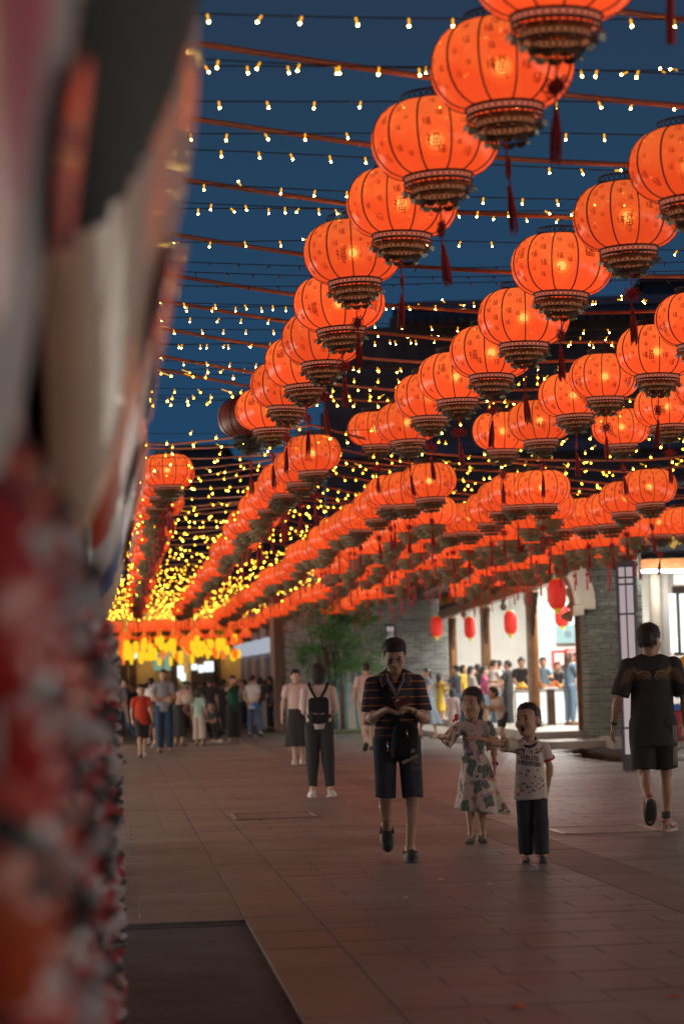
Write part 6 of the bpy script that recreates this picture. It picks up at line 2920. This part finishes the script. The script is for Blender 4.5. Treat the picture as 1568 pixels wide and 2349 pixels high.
for k in range(3):
    x = -.160 - .014 * k
    pts = []
    for i in range(9):
        z = .93 - .40 * i / 8
        h = bv.ray_cast(Vector((x * 1.0, 2, z)), Vector((0, -1, 0)))
        if h[0] is None:
            h = bv.ray_cast(Vector((-2, .02 + .02 * k, z)), Vector((1, 0, 0)))
        if h[0]:
            pts.append(h[0] + h[1] * .003)
    if len(pts) > 2:
        mb.tube(pts, .0045, 5)
mb.build('side_stripe', cloth('white stripe', (.45, .38, .34)), bs)
M_SNK = mat('pinkish sneaker', (.42, .29, .26), .6, var=.1)
M_SNKR = mat('red trim', (.38, .07, .05), .6, var=.1)
for s_ in 'lr':
    an, to = J['an' + s_], J['to' + s_]
    if s_ == 'r':
        d, ax = A(0, .85, -.52), A(0, -.52, -.85)
    else:
        d, ax = A(0, 0, -1), A(-.5, -.86, 0)
    d, ax = d / np.linalg.norm(d), ax / np.linalg.norm(ax)
    x = np.cross(ax, d)
    R = np.stack([x, ax, d], 1)
    c = an + ax * .055 + d * .045
    F = SDF()
    F.ell(c + ax * .05, A(.050, .088, .044), .02, R=R)
    F.ell(c - ax * .058 - d * .012, A(.044, .062, .056), .03, R=R)
    F.cap(an - d * .10, an + d * .005, .042, .042, .01, 's')
    o = mesh_part(F, .007, 'sneaker', M_SNK, man2)
    F = SDF()
    F.ell(c + d * .040 + ax * .03, A(.056, .112, .030), .03, R=R)
    F.ell(c + d * .040 - ax * .06, A(.050, .086, .030), .03, R=R)
    mesh_part(F, .008, 'sole', M_CLOG if s_ == 'r' else M_SNK, o)
    mb = MB()
    for sd in (-1, 1):
        mb.tube([c - ax * .09 + x * sd * .046 - d * .02, c - ax * .02 + x * sd * .053 + d * .008, c + ax * .07 + x * sd * .050 - d * .012], [.004, .009, .003], 5)
    mb.tube([c - ax * .115 - d * .045 - x * .025, c - ax * .122 - d * .045, c - ax * .115 - d * .045 + x * .025], .010, 6)
    mb.build('trim', M_SNKR, o)
    mb = MB()
    mb.tube([an - d * .085, an + d * .0], .040, 12)
    mb.build('sock', M_BLACKC, man2)
wr, el = Vector(J['wrr']), Vector(J['elr'])
dv = (wr - el).normalized()
mb = MB()
mb.tube([wr - dv * .03, wr - dv * .008], .0335, 12, False)
mb.build('wristband', mat('black band', (.02, .02, .02), .5, var=0), man2)
# ------------------------------------------------------------------ the other people on the plaza
C_WHITE = cloth('white tee', (.66, .62, .59))
C_PINKW = cloth('pale pink tee', (.66, .50, .46))
C_PINK = cloth('pink blouse', (.52, .28, .30))
C_HPINK = cloth('bright pink tee', (.66, .16, .36))
C_RED = cloth('red tee', (.52, .055, .030))
C_GREY = cloth('grey tee', (.25, .235, .26))
C_DBLUE = cloth('dark blue shirt', (.030, .060, .115))
C_JEAN = cloth('blue jeans', (.075, .115, .20))
C_LJEAN = cloth('light denim', (.22, .33, .42))
C_GREEN = cloth('green dress', (.030, .115, .070))
C_MINT = cloth('mint tee', (.40, .56, .48))
C_CREAM = cloth('cream cloth', (.56, .45, .37))
C_BEIGE = cloth('beige shorts', (.42, .33, .27))
C_SLATE = cloth('slate blue dress', (.185, .225, .29))
C_YELLOW = cloth('yellow dress', (.58, .40, .06))
C_BK = cloth('black cloth', (.045, .043, .046))
S_WHITE = dict(mat=mat('white sneaker', (.62, .55, .50), .6, var=.1), sole=mat('white sole', (.66, .62, .58), .6, var=0), hole=False)
S_DARK = dict(mat=mat('dark shoes', (.05, .045, .045), .6, var=.1), hole=False)
S_BROWN = dict(mat=mat('brown sandals', (.20, .11, .07), .6, var=.1), hole=False)

WALK = dict(knl=(-.09, -.16, .52), anl=(-.09, -.20, .09), tol=(-.10, -.36, .06), knr=(.09, .10, .50), anr=(.09, .34, .16), tor=(.10, .24, .03),
            ell=(-.22, .12, 1.15), wrl=(-.22, .06, .92), elr=(.22, -.06, 1.15), wrr=(.22, -.24, .95))
PHONE = dict(ell=(-.21, -.05, 1.14), wrl=(-.09, -.27, 1.19), elr=(.21, -.05, 1.14), wrr=(.08, -.27, 1.19))
PHOTO = dict(ell=(-.25, -.20, 1.36), wrl=(-.09, -.30, 1.56), elr=(.25, -.20, 1.36), wrr=(.08, -.30, 1.56))
CROSS = dict(ell=(-.22, -.04, 1.14), wrl=(.06, -.17, 1.10), elr=(.22, -.04, 1.14), wrr=(-.06, -.18, 1.13))
BEHIND = dict(ell=(-.23, .10, 1.13), wrl=(-.05, .17, .97), elr=(.23, .10, 1.13), wrr=(.05, .18, .96))
BEND = dict(shl=(-.175, -.24, 1.30), shr=(.175, -.24, 1.30), nk=(0, -.27, 1.34), hd=(0, -.36, 1.47), ell=(-.20, -.30, 1.02), elr=(.20, -.30, 1.02), wrl=(-.12, -.45, .84), wrr=(.12, -.45, .84))
SQUAT = dict(hil=(-.09, .16, .30), hir=(.09, .16, .30), knl=(-.14, -.22, .50), knr=(.14, -.22, .50), anl=(-.12, .0, .09), anr=(.12, .0, .09), tol=(-.14, -.16, .03), tor=(.14, -.16, .03),
             shl=(-.175, -.06, .74), shr=(.175, -.06, .74), nk=(0, -.07, .80), hd=(0, -.12, .96), ell=(-.22, -.26, .56), elr=(.22, -.26, .56), wrl=(-.10, -.42, .58), wrr=(.10, -.42, .58))
REACH = dict(elr=(.24, -.20, 1.22), wrr=(.16, -.42, 1.24), ell=(-.22, -.10, 1.14), wrl=(-.14, -.32, 1.08))


def tee(m, **k):
    return dict(dict(kind='tee_shirt', mat=m, hem=.86), **k)


def pants(m, **k):
    return dict(dict(kind='trousers', mat=m, end=1.93, r=(.098, .082, .068)), **k)


def shorts_(m, end=.95):
    return dict(kind='shorts', mat=m, end=end)


def skirt(m, hem=.40, r=(.140, .20), **k):
    return dict(dict(kind='skirt', mat=m, hem=hem, r=r, waist=1.03, folds=(7, .06)), **k)


def dress(m, hem=.42, r=(.135, .26), **k):
    return tee(m, kind='dress_top', hem=.98, hw=.135, w=.94, **k), skirt(m, hem, r, kind='dress_skirt', waist=1.04)


def bg(label, u, v, H, yaw, ps, top, bottom, hair='short', shoes=S_DARK, vox=.020, z=0.0, y=None, **kw):
    p = P(u, 1500, y) if y else G(u, v, z)
    p = Vector((p.x, p.y, z))
    kw.setdefault('hh', .225)
    kw.setdefault('face', True)
    r = person(label, p, H, yaw, pose(**ps), top, bottom, hair, shoes, vox, **kw)
    return r[0], p, r


pi = math.pi
# the woman with the backpack and the woman walking towards us
w1, q, R_ = bg('woman with a black backpack seen from behind in black trousers and white sneakers', 737, 1828, 1.64, pi, dict(ell=(-.20, -.06, 1.14), wrl=(-.08, -.24, 1.12), elr=(.20, -.06, 1.14), wrr=(.08, -.24, 1.12), knl=(-.105, 0, .5), anl=(-.125, .03, .085), tol=(-.16, -.12, .03), knr=(.105, 0, .5), anr=(.115, .03, .085), tor=(.14, -.12, .03)),
               tee(C_PINKW, hem=.905, sleeve=.9, w=1.04), pants(C_BK, r=(.106, .088, .062), end=1.86), 'bob', S_WHITE, .011, hvox=.010, hh=.235, skin=1, seed=6, hp=.2)
bk = thing('backpack', 'small black backpack on the back of the woman in black trousers', 'backpack', q, pi)
F = SDF()
F.box(A(0, .175, 1.07), A(.125, .062, .165), .05, .03)
F.box(A(0, .24, .99), A(.095, .030, .075), .025, .02)
v, qd = F.mesh(.012)
link('pack', npmesh('pack', folds(v, qd, .006, 22, 3), qd, M_BAG), bk)
for s_ in (-1, 1):
    mb = MB()
    mb.tube([(s_ * .03, .16, 1.22), (s_ * .10, .105, 1.345), (s_ * .115, .03, 1.405), (s_ * .12, -.075, 1.34), (s_ * .13, -.10, 1.18), (s_ * .13, .06, .98)], .018, 7)
    mb.build('strap', M_BAG, bk)
mb = MB()
mb.tube([(-.07, .275, 1.03), (.07, .275, 1.03)], .004, 5)
mb.build('zip', M_METAL, bk)
mb = MB()
mb.tube([Vector((-.085, .03, 1.50)), Vector((-.05, .085, 1.475)), Vector((.02, .098, 1.47)), Vector((.08, .05, 1.475))], .007, 6)
mb.build('hair_band', cloth('red band', (.40, .03, .05)), w1)

bg('woman in a pale pink tee and long black skirt walking beside the backpack woman', 683, 1753, 1.68, .05, dict(WALK, anr=(.09, .16, .10), tor=(.10, .03, .03), knr=(.09, .02, .5), anl=(-.06, -.10, .085), knl=(-.07, -.08, .5), tol=(-.07, -.25, .03), wrl=(-.27, -.05, .90), ell=(-.24, .03, 1.14)),
   tee(C_PINKW, hem=.98, w=.96), skirt(C_BK, .33, (.150, .225)), 'low', S_WHITE, .013, hvox=.012, skin=1, seed=7)

# left crowd
bg('boy in a bright red tee and black shorts walking towards us', 327, 1738, 1.52, .25, dict(WALK, anr=(.09, .16, .10), tor=(.1, .03, .03), knr=(.09, .02, .5)), tee(C_RED, w=1.02, hem=.80, hw=.185), shorts_(C_BK, 1.05), 'short', S_DARK, .013, hvox=.012, seed=8)
bg('man in a dark blue shirt striding to the left behind the red tee boy', 290, 1712, 1.72, -1.25, dict(WALK), tee(C_DBLUE), pants(C_DBLUE), 'short', S_DARK, .018, seed=9)
bg('man in a mauve grey shirt half hidden by the mask display', 266, 1752, 1.74, .4, {}, tee(C_GREY), shorts_(C_BK), 'short', S_DARK, .018, seed=10)
bg('tall man in a grey tee with folded arms facing us', 379, 1727, 1.84, 0, CROSS, tee(C_GREY, w=1.03), pants(C_DBLUE), 'short', S_DARK, .016, seed=11)
bg('person in a white tee seen from behind next to the man in grey', 350, 1706, 1.72, 2.7, {}, tee(C_WHITE), shorts_(C_BK), 'short', S_WHITE, .02, seed=12, skin=1)
gt, gb = dress(C_BK, .62, (.135, .22), sleeve=.12)
bg('small girl in a black dress looking down at a phone', 362, 1712, 1.37, -.5, PHONE, gt, gb, 'low', S_WHITE, .016, seed=13, hh=.21)
wb, q, _ = bg('woman in a pink blouse and black skirt bending forward', 412, 1712, 1.74, 2.5, BEND, tee(C_PINK, hem=.92, sleeve=1.5, w=1.12), skirt(C_BK, .24, (.15, .20)), 'short', S_BROWN, .015, seed=14, haircol=M_HAIR)
bgx = thing('handbag', 'rounded white handbag hanging on the bending woman', 'bag', P(430, 1600, q.y - .22))
F = SDF()
F.ell(A(0, 0, 0), A(.15, .08, .17), .02)
F.half(A(0, 0, .09), A(0, 0, 1))
v, qd = F.mesh(.016)
link('pouch', npmesh('pouch', v, qd, C_CREAM), bgx)
mb = MB()
mb.tube([(-.12, 0, .07), (-.08, 0, .22), (.0, .02, .32), (.08, 0, .22), (.12, 0, .07)], .012, 6)
mb.build('strap', C_CREAM, bgx)
bg('child in a mint tee and loose cream trousers seen from behind', 458, 1711, 1.42, 2.8, {}, tee(C_MINT, hem=.86, w=1.05), pants(C_CREAM, end=1.7, r=(.105, .105, .11)), 'bob', S_BROWN, .016, seed=15, hh=.215)
bg('person in black crouching on the paving beside the mint tee child', 494, 1704, 1.72, -.7, SQUAT, tee(C_BK, hem=.34), pants(C_BK), 'short', S_WHITE, .018, seed=16)
bg('man in a black tee standing behind the mint tee child', 483, 1690, 1.72, 3.0, {}, tee(C_BK), pants(C_GREY), 'short', S_DARK, .02, seed=17)
gt = tee(C_GREEN, hem=.80, w=1.0, sleeve=.1)
bg('woman in a green top holding up a phone to take a photo', 537, 1701, 1.72, .4, PHOTO, gt, pants(C_BK, r=(.112, .10, .10)), 'low', S_BROWN, .016, seed=18)
wb, q, _ = bg('man in a white shirt and blue jeans with hands behind his back', 582, 1690, 1.74, 2.75, dict(BEHIND, knr=(.09, .0, .50), anr=(.10, .05, .085), knl=(-.14, -.05, .51), anl=(-.26, .12, .10), tol=(-.30, .0, .03)), tee(C_WHITE, w=1.04, hem=.80), pants(C_JEAN), 'short', S_DARK, .016, seed=19, skin=1)
t = thing('blue_packet', 'bright blue packet held behind the man in the white shirt', 'packet', q + Vector((.06, -.24, .90)))
mb = MB()
mb.cbox((0, 0, 0), (.12, .03, .10), .008)
mb.build('pack', mat('blue packet', (.03, .16, .75), .4, var=.05), t)
FAR = [('person with grey hair far behind the red tee boy', 340, 1690, C_WHITE, C_BK), ('dark dressed person deep in the left crowd by the doors', 306, 1680, C_BK, C_BK), ('person in a cream top deep in the crowd behind the mint tee child', 455, 1676, C_CREAM, C_BK),
       ('person in a yellow top deep in the crowd left of the green top woman', 516, 1668, C_YELLOW, C_BK), ('person in a black tee just left of the green top woman', 510, 1684, C_BK, C_BK),
       ('person in white far behind the green top woman', 548, 1672, C_WHITE, C_JEAN), ('person in a dark tee beside the man in the white shirt', 600, 1680, C_BK, C_GREY), ('person in grey between the white shirt man and the potted shrub', 612, 1672, C_GREY, C_BK),
       ('person in a pink tee deep in the crowd behind the bending woman', 428, 1680, C_PINK, C_BK), ('person in a blue tee deep in the crowd behind the man in grey', 395, 1674, C_DBLUE, C_JEAN)]
FAR += [('person in a beige top between the mint tee child and the green top', 470, 1672, C_CREAM, C_JEAN), ('person in a red top far behind the man in grey', 366, 1668, C_RED, C_BK), ('person in a mint top far back left of the white shirt man', 562, 1668, C_MINT, C_BK),
        ('person in pale pink far back right of the black tee man', 496, 1666, C_PINKW, C_BK), ('person in blue far back by the potted shrub', 622, 1676, C_DBLUE, C_BK), ('person in white far back left of the bending woman', 404, 1664, C_WHITE, C_BK)]
for i, (lab, u, v, a, b_) in enumerate(FAR):
    bg(lab, u, v, rnd.uniform(1.58, 1.76), rnd.uniform(0, 6.28), rnd.choice((PHONE, {}, CROSS)), tee(a), pants(b_), rnd.choice(('short', 'low', 'bob')), S_DARK, .028, seed=30 + i)

# right of the man with the phone
bg('man in a pale tee and beige shorts walking away behind the man in stripes', 845, 1722, 1.82, pi + .1, dict(WALK, elr=(.24, .05, 1.15), ell=(-.24, .08, 1.15), wrl=(-.26, .05, .92)), tee(C_PINKW, w=1.04, hem=.82), shorts_(C_BEIGE, 1.0), 'crew', S_DARK, .014, hvox=.013, seed=50, skin=1)
gt, gb = dress(C_SLATE, .36, (.135, .34), sleeve=.3)
gb['off'] = (.10, .06)
bg('woman in a long slate blue dress walking left behind the man in stripes', 983, 1694, 1.75, -1.35, dict(WALK, anr=(.09, .18, .1), tor=(.1, .05, .03)), gt, gb, 'low', S_BROWN, .015, seed=51)
gt, gb = dress(C_YELLOW, .55, (.14, .20))
bg('woman in a short yellow dress at the left end of the food stall', 1012, 1672, 1.66, 2.2, PHONE, gt, gb, 'long', S_BROWN, .018, seed=52, skin=1)
bg('man in a dark slate tee bending over the stall beside the yellow dress', 1044, 1668, 1.70, -2.0, REACH, tee(cloth('slate tee', (.06, .065, .085))), pants(C_JEAN), 'short', S_DARK, .018, z=.12, y=64.5, seed=53)
gt, gb = dress(cloth('pale rose dress', (.50, .37, .36)), .45, (.14, .22))
bg('small child in a pale rose dress seen from behind beside the girl', 1040, 1692, 1.22, 2.9, {}, gt, gb, 'bob', S_WHITE, .016, seed=54, hh=.205)
bg('woman in a white blouse queueing at the food stall', 1078, 1664, 1.66, 1.9, PHONE, tee(C_WHITE, sleeve=.9), skirt(C_GREY, .45), 'low', S_WHITE, .018, z=.12, y=63.2, seed=55, skin=1)
bg('woman in a bright pink tee and denim shorts at the stall', 1108, 1676, 1.64, 1.7, REACH, tee(C_HPINK, hem=.92), shorts_(C_LJEAN, .6), 'pony', S_WHITE, .016, z=.12, y=62.0, seed=56, skin=1)
bg('tall man in a white tee behind the pink tee woman', 1131, 1668, 1.80, 2.2, REACH, tee(C_WHITE, w=1.05), pants(C_LJEAN), 'short', S_WHITE, .018, z=.12, y=62.6, seed=57)
bg('man in a black tee facing the stall left of the first brown column', 1163, 1676, 1.76, -1.9, REACH, tee(C_BK, w=1.03), pants(C_BK), 'short', S_DARK, .016, z=.12, y=61.5, seed=58)
bg('person with dark hair at the back of the queue behind the white blouse', 1060, 1655, 1.72, 1.2, {}, tee(C_YELLOW), pants(C_BK), 'bob', S_DARK, .022, z=.12, y=66.5, seed=59)
bg('person in a dark tee at the back left of the tall white tee man', 1094, 1652, 1.74, 2.6, {}, tee(C_BK), pants(C_BK), 'short', S_DARK, .022, z=.12, y=66.8, seed=60)
bg('person in grey behind the queue beside the tall white tee man', 1143, 1650, 1.82, 2.9, {}, tee(C_GREY), pants(C_BK), 'short', S_DARK, .022, z=.12, y=66.0, seed=61)
st_pose = dict(BEND, nk=(0, -.16, 1.36), hd=(0, -.26, 1.48), shl=(-.175, -.14, 1.32), shr=(.175, -.14, 1.32), ell=(-.22, -.20, 1.06), wrl=(-.10, -.42, 1.12), elr=(.22, -.20, 1.06), wrr=(.08, -.42, 1.14), knr=(.09, -.1, .5), anr=(.05, .1, .09))
cw_, q, _ = bg('young woman in a cream tee stooping forward behind the pointing boy', 1155, 1722, 1.38, -1.15, st_pose, tee(C_CREAM, hem=.86, w=1.06), shorts_(C_BK, .75), 'low', S_WHITE, .013, hvox=.012, seed=62, hh=.22)
# staff behind the counter and the woman in denim
for i, (lab, u, y, H, c, hr_) in enumerate((('stall worker in a dark tee with a hair bun left of the brown column', 1194, 59.3, 1.62, C_BK, 'bun'), ('stall worker in a blue tee right of the brown column', 1244, 59.6, 1.62, C_LJEAN, 'short'),
                                           ('stall worker in black bending low behind the counter', 1276, 59.8, 1.50, C_BK, 'short'), ('stall worker in a white top and face mask near the arch', 1322, 59.6, 1.72, C_WHITE, 'short'))):
    bg(lab, u, 0, H, rnd.uniform(-.4, .4), REACH, tee(c), pants(C_BK), hr_, S_DARK, .022, z=PLAT, y=y, seed=70 + i)
bg('woman with long brown hair in a blue denim jumpsuit before the glowing counter', 1303, 0, 1.68, 2.2, REACH, tee(cloth('denim top', (.13, .19, .26)), hem=.95, sleeve=.9), pants(cloth('denim legs', (.15, .22, .31)), r=(.105, .085, .06)), 'long', S_BROWN, .016, z=PLAT, y=56.4, seed=75, haircol=M_BHAIR)
